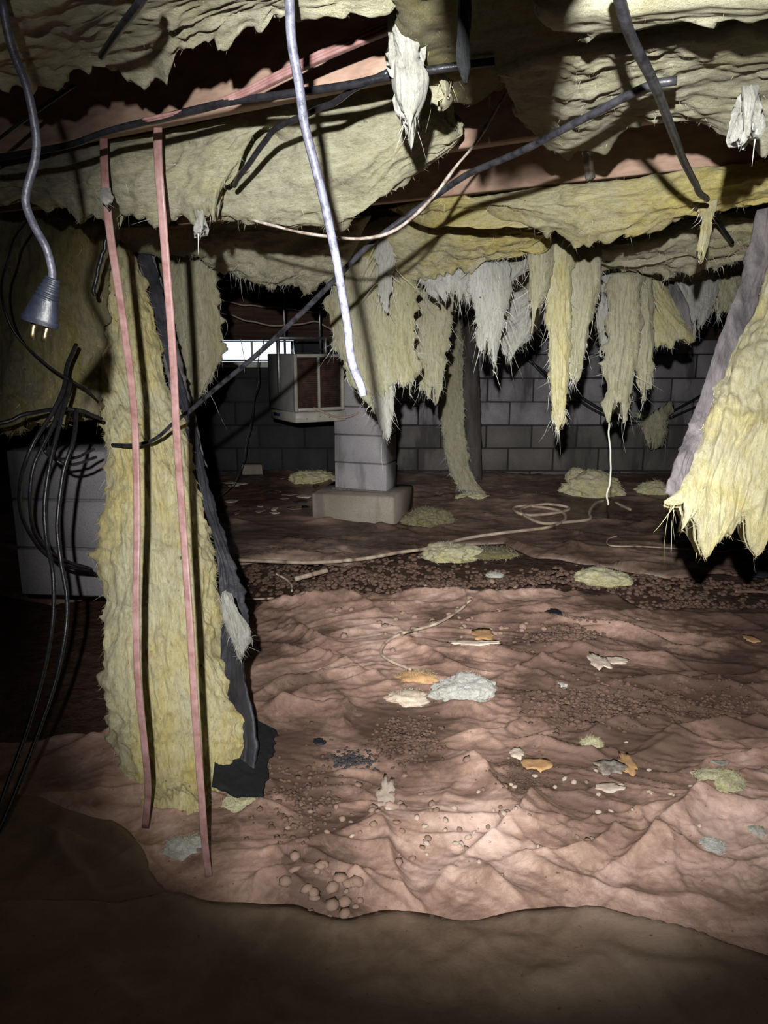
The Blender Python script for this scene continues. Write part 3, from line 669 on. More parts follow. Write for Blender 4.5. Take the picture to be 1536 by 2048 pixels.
batt('insulation_batt', [[(1130, 20, 1.40), (1300, 0, 1.30), (1620, -20, 1.12)], [(1150, 60, 1.42), (1320, 30, 1.3), (1620, 5, 1.13)], [(1180, 85, 1.46), (1330, 55, 1.33), (1450, 35, 1.25), (1620, 22, 1.15)]],
     'ins', .04, .010, (0, .016, .02, 0), 9, .007, stripes=.55, zmax=1.56, fringe=60, flen=.02, **A_('narrow lit insulation edge at the top right corner above a dark gap'))
# under and behind the second joist
batt('insulation_batt', [[(770, 415, 2.38), (900, 392, 2.24), (1050, 372, 2.12), (1200, 352, 2.0), (1350, 335, 1.90), (1480, 318, 1.82), (1640, 300, 1.72)],
                         [(790, 420, 2.36), (900, 400, 2.22), (1050, 400, 2.06), (1200, 392, 1.95), (1350, 375, 1.86), (1480, 350, 1.78), (1640, 330, 1.7)],
                         [(800, 426, 2.40), (900, 420, 2.26), (1050, 428, 2.10), (1180, 440, 1.99), (1330, 420, 1.90), (1460, 395, 1.83), (1640, 370, 1.75)],
                         [(800, 430, 2.46), (890, 432, 2.36), (1000, 440, 2.24), (1080, 462, 2.14), (1160, 486, 2.08), (1260, 475, 2.0), (1380, 440, 1.94), (1500, 410, 1.88), (1640, 395, 1.82)]],
     'insy', .09, .020, (0, .018, 0, 0), 10, .006, fringe=45, flen=.035, fz='fuzz', **A_('bright yellow layered insulation batt bulging below the second joist'))
batt('insulation_batt', [[(660, 440, 2.9), (800, 420, 2.75), (950, 415, 2.6), (1100, 440, 2.5)], [(660, 480, 2.86), (800, 470, 2.7), (950, 470, 2.55), (1100, 470, 2.45)],
                         [(670, 520, 2.95), (800, 530, 2.8), (930, 510, 2.65), (1080, 490, 2.55)], [(690, 540, 3.05), (820, 560, 2.9), (940, 540, 2.75), (1070, 510, 2.62)]],
     'insy', .10, .026, (0, .03, 0, 0), 11, .008, fringe=70, flen=.07, fz='fuzzw', **A_('layered yellow insulation batt in the gap behind the peeling white strip'))
batt('insulation_batt', [[(1130, 470, 2.9), (1250, 470, 2.7), (1400, 430, 2.5), (1560, 400, 2.3)], [(1140, 500, 2.85), (1250, 495, 2.65), (1400, 470, 2.45), (1560, 440, 2.3)],
                         [(1150, 520, 2.95), (1270, 520, 2.75), (1400, 515, 2.6), (1560, 490, 2.45)], [(1170, 530, 3.05), (1290, 545, 2.85), (1400, 535, 2.7), (1560, 520, 2.5)]],
     'ins', .10, .026, (0, .03, 0, 0), 12, .008, fringe=60, flen=.05, fz='fuzzw', **A_('greyish layered insulation batt behind the bright yellow one, toward the leaning board'))
batt('insulation_batt', [[(400, 440, 2.75), (520, 430, 2.7), (640, 440, 2.6), (720, 440, 2.5)], [(390, 490, 2.8), (500, 490, 2.75), (620, 490, 2.65), (710, 480, 2.55)],
                         [(400, 530, 2.9), (500, 545, 2.85), (600, 550, 2.75), (690, 540, 2.65)], [(430, 540, 3.0), (490, 560, 2.95), (560, 570, 2.9), (620, 570, 2.85), (690, 555, 2.75)]],
     'ins', .10, .024, (0, .035, 0, 0), 13, .008, fringe=130, flen=.09, fz='fuzzw', **A_('pale ragged insulation batt with stringy fringe above the window'))
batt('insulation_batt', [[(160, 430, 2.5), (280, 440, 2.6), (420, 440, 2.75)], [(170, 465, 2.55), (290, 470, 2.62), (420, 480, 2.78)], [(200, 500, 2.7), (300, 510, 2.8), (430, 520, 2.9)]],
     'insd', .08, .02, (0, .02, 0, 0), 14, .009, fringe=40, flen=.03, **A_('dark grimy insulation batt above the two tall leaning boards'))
# dirty blanket hanging at the left edge
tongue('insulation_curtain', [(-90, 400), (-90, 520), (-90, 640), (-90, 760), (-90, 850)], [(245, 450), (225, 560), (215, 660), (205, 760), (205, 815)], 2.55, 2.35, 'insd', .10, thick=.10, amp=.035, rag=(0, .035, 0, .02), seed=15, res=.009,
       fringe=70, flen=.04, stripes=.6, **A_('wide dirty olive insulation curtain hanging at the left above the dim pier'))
# hanging strips in the middle distance
def strip(L, R, Y, mat, lab, seed, bul=.03, th=.05, amp=.016, rg=(.0, .06, .018, .018), fr=170, fl=.07, fz='fuzzw', name='hanging_insulation', **kw):
    wd = 7 if name == 'hanging_insulation' and Y > 2.4 else 0; L = [(a-wd, b) for a, b in L]; R = [(a+wd, b) for a, b in R]
    return tongue(name, L, R, Y, Y-.05, mat, bul, thick=th, amp=amp, rag=rg, seed=seed, res=.007, fringe=fr, flen=fl, fz=fz, fuzz=12000, **kw, **A_(lab))
strip([(690, 450), (682, 520), (664, 600), (675, 680), (702, 740), (735, 780)], [(812, 450), (818, 520), (826, 600), (820, 660), (832, 720), (822, 752)], 2.9, 'insv', 'wide torn strip of insulation hanging in front of the block pier', 21)
strip([(742, 720), (748, 770), (758, 820), (768, 858)], [(790, 720), (782, 780), (778, 830), (774, 868)], 2.87, 'insw', 'narrow white dangling shred below the wide torn strip at the pier', 22, .012, .025, .008, (0, .03, .01, .01), 240, .08)
strip([(760, 455), (762, 520), (765, 580)], [(778, 455), (776, 520), (770, 600)], 2.75, 'insw', 'thin whitish thread of fibre in front of the wide torn strip', 23, .006, .015, .005, (0, .03, .01, .01), 240, .09)
strip([(838, 560), (832, 640), (836, 720), (846, 780)], [(900, 560), (896, 650), (888, 710), (882, 765)], 3.4, 'insv', 'greenish strip of insulation hanging just right of the pier', 24)
strip([(880, 610), (890, 660), (884, 740), (890, 850), (902, 930), (925, 980)], [(905, 610), (918, 680), (920, 760), (922, 850), (932, 930), (962, 985)], 5.72, 'insv', 'long thin insulation strip reaching the ground against the dark post', 25, .03, .04, .02, (0, .01, .02, .02), 30)
strip([(825, 540), (850, 560), (870, 575)], [(1075, 490), (1060, 520), (1020, 560)], 2.9, 'insw', 'white cobwebby mass of shredded fibre under the batts', 26, .04, .06, .02, (0, .05, .02, .02), 330, .11, nc=7)
strip([(940, 520), (952, 580), (960, 640), (966, 680)], [(1012, 520), (1008, 590), (998, 650), (990, 690)], 2.78, 'insw', 'white frayed icicle of fibre hanging from the cobwebby mass', 27, .02, .03, .01, (0, .05, .02, .02), 260, .07)
strip([(985, 600), (1000, 650), (1012, 690)], [(1100, 560), (1085, 630), (1030, 700)], 3.3, 'insw', 'grey wispy web of fibre between icicle and long yellow strip', 28, .03, .03, .015, (0, .04, .02, .02), 200, .08)
strip([(1000, 580), (1010, 615), (1020, 650)], [(1100, 580), (1095, 615), (1080, 640)], 3.5, 'insy', 'small yellow batt remnant behind the grey wispy web', 39, .05, .08, .02)
strip([(1060, 460), (1062, 520), (1060, 590), (1062, 610)], [(1105, 460), (1098, 540), (1092, 580), (1080, 615)], 2.6, 'insv', 'short greyish strip beside the top of the long yellow strip', 29)
strip([(1098, 470), (1096, 560), (1100, 660), (1106, 760), (1112, 830)], [(1145, 470), (1140, 560), (1138, 660), (1132, 760), (1124, 835)], 2.62, 'insvy', 'longest bright yellow icicle strip hanging with a white frayed tip', 30, .02, .05, .012, (0, .05, .012, .012), 260, .06)
strip([(1136, 475), (1134, 560), (1138, 650), (1138, 735)], [(1196, 475), (1198, 560), (1178, 640), (1160, 730)], 2.68, 'insv', 'broad cream strip hanging right behind the longest yellow icicle', 31)
strip([(1188, 500), (1190, 580), (1200, 660), (1210, 700)], [(1235, 500), (1232, 580), (1226, 640), (1216, 705)], 3.3, 'insw', 'grey torn strip between the broad cream one and the straight one', 32)
strip([(1228, 545), (1222, 630), (1216, 720), (1218, 790)], [(1280, 540), (1278, 630), (1272, 720), (1256, 795)], 2.95, 'insv', 'straight hanging insulation strip with a long thread dropping to the ground', 33)
strip([(1268, 545), (1272, 640), (1276, 720), (1285, 765)], [(1300, 550), (1302, 640), (1300, 720), (1298, 775)], 3.0, 'insv', 'ragged strip hanging close beside the one with the long thread', 34)
strip([(1278, 550), (1295, 610), (1305, 660), (1310, 690)], [(1328, 560), (1345, 600), (1365, 640), (1385, 668)], 3.2, 'insvy', 'short tilted yellow batt hanging beside a dark board end', 35, rg=(0, .02, .015, .01))
strip([(1340, 560), (1355, 600), (1380, 640)], [(1440, 555), (1430, 600), (1410, 625)], 3.4, 'insw', 'pale drooping insulation remnant high on the wall behind the dark board end', 36)
strip([(1405, 520), (1425, 570), (1430, 600)], [(1500, 500), (1480, 560), (1460, 600)], 3.6, 'insv', 'dim insulation remnant behind the leaning board at the right', 40)
strip([(330, 470), (345, 560), (360, 660), (368, 740), (378, 780)], [(430, 490), (424, 570), (438, 660), (436, 720), (402, 785)], 3.1, 'insv', 'long pale strip hanging left of the window', 37, rg=(0, .05, .02, .02))
strip([(300, 480), (315, 560), (335, 660), (350, 730)], [(350, 480), (362, 560), (372, 660), (378, 735)], 3.3, 'insd', 'dull strip behind the long pale strip left of the window', 41)
strip([(385, 395), (392, 430), (400, 455)], [(415, 395), (412, 430), (404, 470)], 1.68, 'insw', 'small white dripping tuft at the bottom of the cream batt', 38, .01, .02, .006, (0, .03, .005, .005), 120, .04)
strip([(1478, 165), (1480, 200), (1484, 250)], [(1520, 165), (1514, 210), (1500, 290)], 1.14, 'insw', 'whitish rag of fibre dangling at the right edge beside the black cable', 42, .02, .03, .01, (0, .05, .01, .01), 150, .022)
strip([(1395, 400), (1400, 440), (1398, 480)], [(1440, 395), (1430, 430), (1412, 500)], 1.80, 'insvy', 'small limp yellow shred where the black cable ends', 43, .01, .02, .008, (0, .04, .01, .01), 150, .022)

batt('insulation_batt', [[(800, 470, 4.0), (950, 470, 3.9), (1100, 480, 3.8), (1300, 490, 3.7), (1500, 480, 3.6)], [(800, 530, 4.0), (950, 530, 3.9), (1100, 540, 3.8), (1300, 540, 3.7), (1500, 520, 3.6)],
                         [(810, 570, 4.1), (950, 585, 4.0), (1100, 600, 3.9), (1300, 575, 3.8), (1500, 560, 3.7)], [(820, 590, 4.2), (950, 610, 4.1), (1080, 632, 4.0), (1180, 600, 3.95), (1300, 600, 3.9), (1500, 590, 3.8)]],
     'insv', .10, .04, (0, .06, 0, 0), 44, .012, fringe=90, flen=.10, **A_('shadowy sagging insulation batt behind all the hanging strips'))
# added tuft, out of view over the viewer, put there to shade the batts beyond
tongue('insulation_tuft', [(-.04, .36, 1.63), (-.03, .38, 1.55), (-.005, .39, 1.49), (.02, .40, 1.452)], [(.20, .36, 1.63), (.18, .38, 1.55), (.10, .39, 1.49), (.07, .40, 1.455)], 0, 0, 'ins', .02, thick=.04, amp=.012, rag=(0, .02, .012, .012), seed=77, res=.006, fringe=60, flen=.03,
       world=True, **A_('added unseen insulation tuft over the viewer, shading the batts beyond'))

# threads
cable('fibre_thread', [(1218, 800, 2.93), (1216, 860, 2.93), (1221, 920, 2.93), (1216, 990, 2.93), (1214, 1010, 2.93)], .0035, M['fuzzw'], 40, .006, **T('long pale thread of fibre hanging down to the ground', 'fibre thread'))
cable('fibre_thread', [(1343, 990, 2.0), (1343, 1080, 2.0), (1342, 1105, 2.0)], .0008, M['fuzzw'], 12, m=4, **T('hair-thin thread hanging below the leaning board', 'fibre thread'))

# ------------------------------------------------------------ the two big hanging batts
AL = [(222, 480), (192, 560), (182, 650), (168, 740), (188, 800), (205, 870), (206, 960), (190, 1060), (204, 1170), (200, 1260), (204, 1380), (220, 1480), (246, 1570), (262, 1618)]
AR = [(250, 480), (285, 580), (308, 680), (340, 790), (372, 880), (395, 980), (425, 1080), (446, 1160), (450, 1260), (462, 1360), (494, 1440), (498, 1520), (478, 1580), (450, 1606)]
ba = tongue('insulation_batt', AL, AR, 2.72, 1.80, 'insvt', .09, nr=14, nc=7, thick=.08, amp=.034, rag=(0, .02, .035, .045), seed=51, res=.0055, fringe=30, flen=.02, fuzz=30000, stripes=.9,
            **A_('tall leaning yellow insulation batt with black facing behind the two pink cords'))
tongue('facing', [(262, 480), (300, 590), (325, 700), (358, 800), (385, 900), (405, 1000), (430, 1090), (440, 1200), (440, 1300), (450, 1400), (470, 1500), (430, 1590)],
       [(300, 500), (326, 600), (352, 720), (384, 830), (408, 930), (432, 1020), (462, 1110), (490, 1205), (494, 1275), (474, 1330), (506, 1440), (500, 1585)],
       2.80, 1.86, 'kraft', .0, nr=14, nc=3, thick=.012, amp=.008, rag=(0, .0, 0, .012), seed=52, res=.008, fuzz=0, parent=ba, label='black paper facing on its back')
tongue('batt_board', [(258, 470), (290, 600), (318, 700), (350, 800), (378, 900)], [(300, 490), (330, 600), (356, 700), (382, 810), (412, 930)], 2.86, 2.55, 'greywood', .0, nc=3, thick=.02, amp=.006, rag=(0, .01, .006, .006), seed=53, res=.008, fuzz=0, parent=ba, label='weathered grey board at its top')
tongue('loose_tuft', [(440, 1190), (448, 1250), (470, 1300)], [(455, 1180), (500, 1260), (496, 1290)], 1.93, 1.93, 'insw', .02, thick=.03, amp=.012, rag=(0, .02, .01, .02), seed=54, res=.005, fringe=120, flen=.03, fuzz=30000, fz='fuzzw', parent=ba)
tongue('wood_slat', [(232, 480), (265, 560)], [(262, 470), (300, 570)], 2.9, 2.85, 'darkwood', 0, nr=3, nc=3, thick=.02, amp=.004, rag=(0, 0, 0, 0), seed=55, res=.01, fuzz=0, **T('dark upright wood stub above the tall leaning batt', 'board'))
batt('felt_mat', [[tuple(onfloor(x, y)+[0, 0, .02+h]) for x, y, h in r] for r in ([(478, 1455, .05), (512, 1462, .02), (548, 1470, .0)], [(440, 1520, .03), (500, 1525, .01), (540, 1530, 0)], [(424, 1592, .01), (475, 1600, .0), (520, 1606, .0)])],
     'felt', .008, .006, (.01, .01, 0, .012), 56, .006, fuzz=0, world=True, **T('piece of black felt on the ground against the foot of the tall batt', 'felt'))
BL = [(1560, 340), (1545, 420), (1520, 540), (1492, 620), (1440, 720), (1425, 780), (1395, 870), (1362, 980)]
BR = [(1820, 340), (1830, 420), (1830, 540), (1830, 640), (1830, 740), (1830, 840), (1820, 960), (1800, 1075)]
_bl = cr(BL, 9); _br = cr(BR, 9); _rows = []
for k in range(9):
    _rows.append([tuple(_bl[k]*(1-c/9)+_br[k]*c/9)+(1.98-.36*k/8-.07*math.sqrt(1-(2*c/9-1)**2),) for c in range(10)])
_rows[-1] = [(x, y, 1.58) for x, y in ((1358, 985), (1408, 988), (1452, 1052), (1496, 1005), (1535, 1062), (1585, 1010), (1640, 1050), (1690, 1030), (1745, 1060), (1800, 1050))]
bb = batt('insulation_batt', _rows, 'insvy', .10, .032, (0, .055, .016, 0), 61, .0055, grain='v', fringe=300, flen=.06, fuzz=26000,
          **A_('bright yellow insulation batt leaning on a grey board at the right edge'))
tongue('leaning_board', [(1528, 392), (1500, 500), (1478, 590), (1432, 700), (1392, 830), (1366, 890), (1340, 985)], [(1570, 392), (1545, 500), (1520, 590), (1475, 700), (1430, 830), (1400, 900), (1358, 990)],
       1.95, 1.60, 'greywood', 0, nr=9, nc=3, thick=.025, amp=.006, rag=(0, .006, .004, .004), seed=64, res=.006, fuzz=0, **T('weathered grey board leaning down along the bright yellow batt', 'board'))
tongue('board_end', [(1322, 560), (1350, 610), (1372, 668)], [(1352, 562), (1375, 605), (1386, 665)], 3.22, 3.16, 'greywood', 0, nc=3, thick=.02, amp=.004, rag=(0, .004, .004, .004), seed=65, res=.008, fuzz=0, **T('dark broken board end beside the short tilted batt', 'board'))
# dark post by the wall
tongue('support_post', [(905, 600), (908, 700), (912, 800), (918, 960)], [(955, 600), (960, 700), (964, 800), (968, 960)], 6.0, 6.0, 'postwood', .02, thick=.12, amp=.008, rag=(0, 0, .004, .004), seed=66, res=.012, fuzz=0, nc=5, **T('dark wooden post standing near the wall right of the pier', 'post'))

# ------------------------------------------------------------ cables and cords
pl = empty('power_cord', tuple(P(80, 640, 1.0)), **T('grey power cord hanging down to a two-prong plug', 'cord'))
cable('cord', [(-5, -40, .92), (5, 10, .94), (22, 90, .95), (55, 180, .97), (72, 270, .98), (70, 320, .98), (55, 375, .98), (52, 410, .98), (70, 455, .99), (92, 495, 1.0), (104, 540, 1.0), (104, 562, 1.0)], .0052, M['greyd'], 90, parent=pl)
def taper(a, b, r0, r1, n=10, flat=.6, ribs=0):
    path = np.linspace(a, b, n*3); s = np.linspace(r0, r1, n*3)
    if ribs: s = s*(1+.07*np.sign(np.sin(np.linspace(0, ribs*2*math.pi, n*3))))
    pr = circ(1, 14)*np.array([1, flat]); return sweep(path, pr, (0, 1, 0), s)
link('strain_relief', *taper(P(106, 556, 1.0), P(92, 598, 1.0), .0095, .016, 8, .7, 5), M['navy'], pl)
link('plug_body', *taper(P(92, 596, 1.0), P(80, 642, 1.0), .016, .024, 8, .6), M['navy'], pl)
link('plug_rim', *taper(P(81, 638, 1.0), P(79, 648, 1.0), .0255, .0245, 3, .6), M['navy'], pl)
for a, b in (((67, 645), (62, 678)), ((93, 650), (86, 684))):
    V, F = sweep(np.linspace(P(*a, 1.0), P(*b, 1.0), 4), np.array([[-.0035, -.001], [.0035, -.001], [.0035, .001], [-.0035, .001]]), (0, 1, 0)); link('prong', V, F, M['brass'], pl, False)
cable('grey_cable', [(570, -40, .90), (580, 30, .91), (590, 130, .92), (606, 240, .94), (640, 370, .96), (664, 470, .97), (680, 570, .98), (702, 690, .99), (722, 790, 1.0)], .0056, M['grey'], 110, .003, **T('thick mottled grey cable dangling with a cut blue end', 'cable'))
cable('black_cable', [(1352, 162, 1.10), (1290, 175, 1.12), (1180, 232, 1.20), (1080, 282, 1.3), (960, 338, 1.45), (880, 388, 1.58), (750, 482, 1.65), (660, 570, 1.72), (520, 702, 1.85), (370, 828, 2.02)], .0062, M['blackdirty'], 140, .003, **T('glossy black cable crossing diagonally down from the top right to the tall batt', 'cable'))
cable('black_cable', [(372, 826, 2.06), (345, 848, 2.12), (310, 878, 2.14), (270, 890, 2.16), (225, 890, 2.24)], .0055, M['blackdirty'], 40, **T('short dark cable wrapped round the front of the tall batt', 'cable'))
cable('black_cable', [(1225, -40, .78), (1240, 10, .82), (1262, 75, .88), (1310, 180, 1.0), (1345, 270, 1.15), (1380, 350, 1.4), (1412, 398, 1.66)], .0062, M['blackdirty'], 80, .003, **T('thick black cable hanging from the top right across the second joist', 'cable'))
cable('black_cable', [(1408, 400, 1.9), (1430, 435, 2.2), (1465, 485, 2.35)], .006, M['black'], 30, **T('piece of black cable emerging below the yellow batt', 'cable'))
cable('black_cable', [(-60, 318, 1.50), (0, 315, 1.48), (60, 305, 1.46), (150, 285, 1.42), (300, 244, 1.36), (450, 208, 1.3), (560, 190, 1.26), (700, 168, 1.21), (770, 152, 1.19), (890, 133, 1.16), (985, 122, 1.14)], .0062, M['black'], 110, .003, **T('black cable running along the lower edge of the first joist', 'cable'))
cable('black_cable', [(-30, 300, 1.52), (60, 232, 1.5), (150, 170, 1.5)], .004, M['black'], 30, **T('thin black cable at the far left over the joist', 'cable'))
cable('black_cable', [(775, 145, 1.18), (735, 165, 1.2), (690, 188, 1.24), (640, 220, 1.3), (560, 255, 1.38), (522, 292, 1.45), (485, 345, 1.52), (465, 370, 1.58)], .0052, M['black'], 70, .003, **T('bent black cable lying against the large rounded batt', 'cable'))
cable('black_cable', [(298, -30, .86), (280, 5, .88), (240, 58, .96), (203, 112, 1.10)], .0048, M['black'], 40, **T('short black cable poking through the top left batt', 'cable'))
cable('black_cable', [(895, 25, 1.08), (860, 65, 1.10), (835, 95, 1.13)], .0062, M['black'], 30, **T('stub of black cable behind the white stringy tuft', 'cable'))
tongue('black_rag', [(918, -40), (912, 60), (914, 130), (930, 165)], [(942, -40), (944, 60), (942, 130), (934, 168)], .82, .90, 'felt', .008, thick=.008, amp=.006, rag=(0, .015, .004, .004), seed=71, res=.004, fuzz=0, **T('narrow black rag hanging from the top centre', 'rag'))
# pink cords: two-core flat cord
def fig8(w_, h_):
    a = np.linspace(0, 2*math.pi, 14, endpoint=False); r = np.abs(np.cos(a)); return np.stack([np.cos(a)*w_, np.sin(a)*h_*(.45+.75*r**.7)], 1)
def cord(name, pts, w_, h_, lab, n=120, up=(0, 1, 0), cat_='cord'):
    path = arcl(cr(np.array([P(*p) for p in pts]), 240), n); V, F = sweep(path, fig8(w_, h_), up); return link(name, V, F, M['pink'], **T(lab, cat_))
cord('twin_core_cable', [(207, 262, 1.64), (208, 320, 1.62), (212, 390, 1.60), (222, 480, 1.62), (240, 600, 1.66), (262, 760, 1.70), (271, 880, 1.72), (274, 1050, 1.70), (272, 1200, 1.66), (275, 1350, 1.62), (290, 1500, 1.60), (296, 1580, 1.62), (290, 1655, 1.62)], .0085, .0035,
     'left of the two long pink twin-core cords down the tall batt')
cord('twin_core_cable', [(316, 240, 1.56), (316, 310, 1.55), (322, 400, 1.55), (330, 500, 1.57), (345, 700, 1.60), (354, 880, 1.62), (368, 1080, 1.62), (380, 1250, 1.58), (390, 1420, 1.54), (402, 1580, 1.5), (410, 1690, 1.48), (418, 1755, 1.47)], .0085, .0035,
     'right of the two long pink twin-core cords, reaching lower to the sheet')
for k in range(3):
    cord('pink_wire', [(300-k*6, 246-k*3, 1.36-k*.004), (400, 222-k*3, 1.32), (480, 196-k*5, 1.285), (560, 158-k*6, 1.25), (650, 116-k*7, 1.21), (780, 62-k*9, 1.15), (900, 15-k*9, 1.10)], .0062, .0035,
         ('lowest', 'middle', 'topmost')[k]+' pink wire of three stretched along the bare joist face', 90, (0, 0, 1), 'wire')
strip([(200, 375), (202, 398)], [(222, 375), (224, 400)], 1.59, 'insw', 'tiny fluff stuck on the left pink cord', 72, .008, .012, .004, (.004, .01, .005, .005), 80, .01, name='fibre_fluff', nr=3)
# black cables at the left
B_ = [([(150, 690, 2.2), (135, 730, 2.15), (128, 775, 2.1), (100, 830, 2.05), (62, 900, 2.0), (42, 965, 2.0), (45, 1030, 2.05), (75, 1090, 2.15), (120, 1125, 2.25), (182, 1142, 2.4)], 'outermost black cable looping from the curtain across the dim pier'),
      ([(140, 760, 2.1), (120, 850, 2.0), (100, 920, 1.95), (90, 1000, 1.92), (94, 1080, 1.9), (107, 1150, 1.9), (106, 1250, 1.85), (80, 1370, 1.75), (40, 1500, 1.65), (5, 1600, 1.58), (-30, 1700, 1.5)], 'black cable hanging past the dim pier, curving out at the left edge'),
      ([(150, 820, 2.1), (148, 880, 2.02), (125, 950, 1.98), (115, 1040, 1.95), (122, 1120, 1.92), (135, 1200, 1.9), (130, 1280, 1.86), (105, 1380, 1.78), (70, 1480, 1.7), (30, 1590, 1.62), (-20, 1690, 1.55)], 'innermost of the black cables hanging past the dim pier'),
      ([(135, 760, 2.15), (115, 830, 2.08), (85, 890, 2.03), (65, 950, 2.0), (62, 1020, 2.0), (75, 1075, 2.08), (110, 1110, 2.2), (180, 1138, 2.36)], 'second looping black cable just inside the outermost one'),
      ([(82, 870, 2.1), (88, 900, 2.08), (110, 918, 2.1), (150, 915, 2.15), (186, 898, 2.2)], 'small curl of thin black cable over the top block of the dim pier'),
      ([(92, 880, 2.12), (105, 915, 2.1), (140, 930, 2.12), (190, 914, 2.2)], 'lower small curl of thin black cable over the dim pier'),
      ([(-40, 852, 1.98), (0, 846, 2.0), (60, 828, 2.04), (120, 818, 2.1), (170, 822, 2.14), (200, 838, 2.18)], 'black cable arching along the bottom of the dirty curtain'),
      ([(215, 470, 2.2), (205, 510, 2.2), (192, 560, 2.2), (187, 592, 2.2)], 'short black cable line at the top of the tall batt')]
for k, (p, lab) in enumerate(B_): cable('black_cable', p, .0046 if k in (4, 5) else .006, M['black'], 80, .003, **T(lab, 'cable'))
cable('brown_wire', [(58, 435, 2.1), (25, 490, 2.05), (8, 550, 2.03), (6, 600, 2.0), (25, 655, 2.0), (60, 700, 2.02), (110, 740, 2.08), (160, 768, 2.12), (185, 795, 2.15)], .0036, M['black'], 70, .004, **T('thin dark brown wire bowing in an arc over the dirty curtain', 'wire'))
# peeling white strip
def flat(name, pts, w_, h_, mat, lab, cat_, n=90, up=(0, 1, 0), wob=.0):
    path = arcl(cr(np.array([P(*p) for p in pts]), 240), n)
    s = np.linspace(0, 20, n); sc_ = 1+.25*vn(s, 2, 3)
    V, F = sweep(path, np.array([[-w_, -h_], [w_, -h_], [w_, h_], [-w_, h_]]), up, sc_); return link(name, V, F, M[mat], **T(lab, cat_))
flat('peeling_strip', [(495, 438, 1.62), (540, 450, 1.60), (600, 465, 1.58), (660, 474, 1.57), (720, 478, 1.57), (775, 468, 1.57), (820, 440, 1.57), (870, 390, 1.57), (915, 330, 1.57), (955, 280, 1.6), (1000, 205, 1.6), (1035, 150, 1.6)], .004, .002, 'white', 'peeling white and brown strip curving under the batts and up past the joist', 'strip', up=(0, .3, 1))
flat('metal_strap', [(1174, 296, 1.93), (1177, 330, 1.95), (1182, 358, 1.97)], .011, .0015, 'metal', 'short grey metal strap on the second joist', 'strap', 8)
# cables on the back wall
cable('wall_cable', [(1030, 700, 6.42), (1100, 752, 6.42), (1160, 795, 6.42), (1230, 832, 6.4), (1300, 836, 6.4), (1350, 818, 6.42), (1400, 790, 6.42)], .012, M['black'], 60, .02, **T('upper black cable sagging along the block wall', 'cable'))
cable('wall_cable', [(1045, 705, 6.40), (1110, 770, 6.40), (1170, 812, 6.4), (1235, 840, 6.38), (1310, 842, 6.38), (1420, 800, 6.4)], .010, M['black'], 60, .02, **T('lower black cable sagging along the block wall', 'cable'))
strip([(1283, 828), (1290, 850), (1300, 870)], [(1335, 822), (1325, 850), (1312, 878)], 6.25, 'insv', 'clump of insulation caught on the wall cables', 73, .06, .08, .03, (.05, .10, .06, .06), 120, .18)
for nm, pts, lab in (('wire', [(430, 596, 6.2), (500, 612, 6.2), (560, 616, 6.2), (660, 625, 6.2)], 'upper thin wire along the dark beam over the window'),
                     ('wire', [(432, 615, 6.1), (490, 640, 6.1), (545, 652, 6.1), (600, 648, 6.1), (635, 642, 6.1), (675, 665, 6.1)], 'sagging thin wire under the dark beam over the window')):
    cable(nm, pts, .007, M['tan'], 40, .01, m=6, **T(lab, 'wire'))
cable('wire', [(524, 680, 5.6), (516, 740, 5.6), (508, 800, 5.6), (500, 860, 5.6), (470, 960, 5.5), (420, 1010, 5.4)], .004, M['black'], 40, .02, m=5, **T('dark thin wire falling from the window to the debris', 'wire'))
cable('wire', [(481, 678, 5.9), (488, 715, 5.9), (489, 745, 5.9)], .0025, M['fuzzw'], 20, m=5, **T('short pale thread dangling before the window', 'thread'))

# ------------------------------------------------------------ wall heater unit
YA = 5.0; uA = P(590, 845, YA)
ac = empty('air_conditioner', tuple(uA), **T('beige louvred air conditioner hung beside the window with pipe frame on top', 'air conditioner'))
FW = P(685, 845, YA)[0]-P(590, 845, YA)[0]; ang = math.radians(31)
sc1 = YA/(FPX*CP)*1.0
def AC(x, y, z): # local: x right along the front, y back, z up
    ca, sa = math.cos(ang), math.sin(ang); return np.array([uA[0]+x*ca-y*sa, uA[1]+x*sa+y*ca, uA[2]+z])
def acbox(nm, lo, hi, mat, bev=0, par=None, smooth=False):
    V, F = box(lo, hi, bev); V = np.array([AC(*v) for v in V]); return link(nm, V, F, M[mat], par or ac, smooth)
zb0 = P(590, 826, YA)[2]-uA[2]; zt = P(590, 708, YA)[2]-uA[2]; FWl = FW/math.cos(ang); D = .45
acbox('base_tray', (-.0, -.012, -.004), (FWl+.01, D*.93, zb0), 'beige', .006)
acbox('cabinet', (0, .02, zb0+.004), (FWl-.004, D, zt), 'beigeside', .006)
grill = empty('grille', (0, 0, 0)); grill.parent = ac; ORG[grill.name] = ORG[ac.name]
fr = .022; g0, g1 = zb0+.008, zt
for lo, hi in (((0, -.012, g0), (fr, .018, g1)), ((FWl-fr, -.012, g0), (FWl, .018, g1)), ((fr, -.012, g1-fr), (FWl-fr, .018, g1)), ((fr, -.012, g0), (FWl-fr, .018, g0+fr)), ((FWl*.49-.008, -.01, g0+fr), (FWl*.49+.008, .018, g1-fr))):
    acbox('grille_frame', lo, hi, 'beige', .003, grill)
acbox('coil', (fr, .012, g0+fr), (FWl-fr, .0195, g1-fr), 'rust', 0, grill)
nl = 24
for k in range(nl):
    z = g0+fr+(g1-g0-2*fr)*(k+.5)/nl
    for a, b in ((fr, FWl*.49-.008), (FWl*.49+.008, FWl-fr)): acbox('louvre', (a, .002, z-.0022), (b, .011, z+.0022), 'rust', 0, grill)
acbox('badge', (-.003, D*.55, zb0*.35), (-.0002, D*.80, zb0*.7), 'blue')
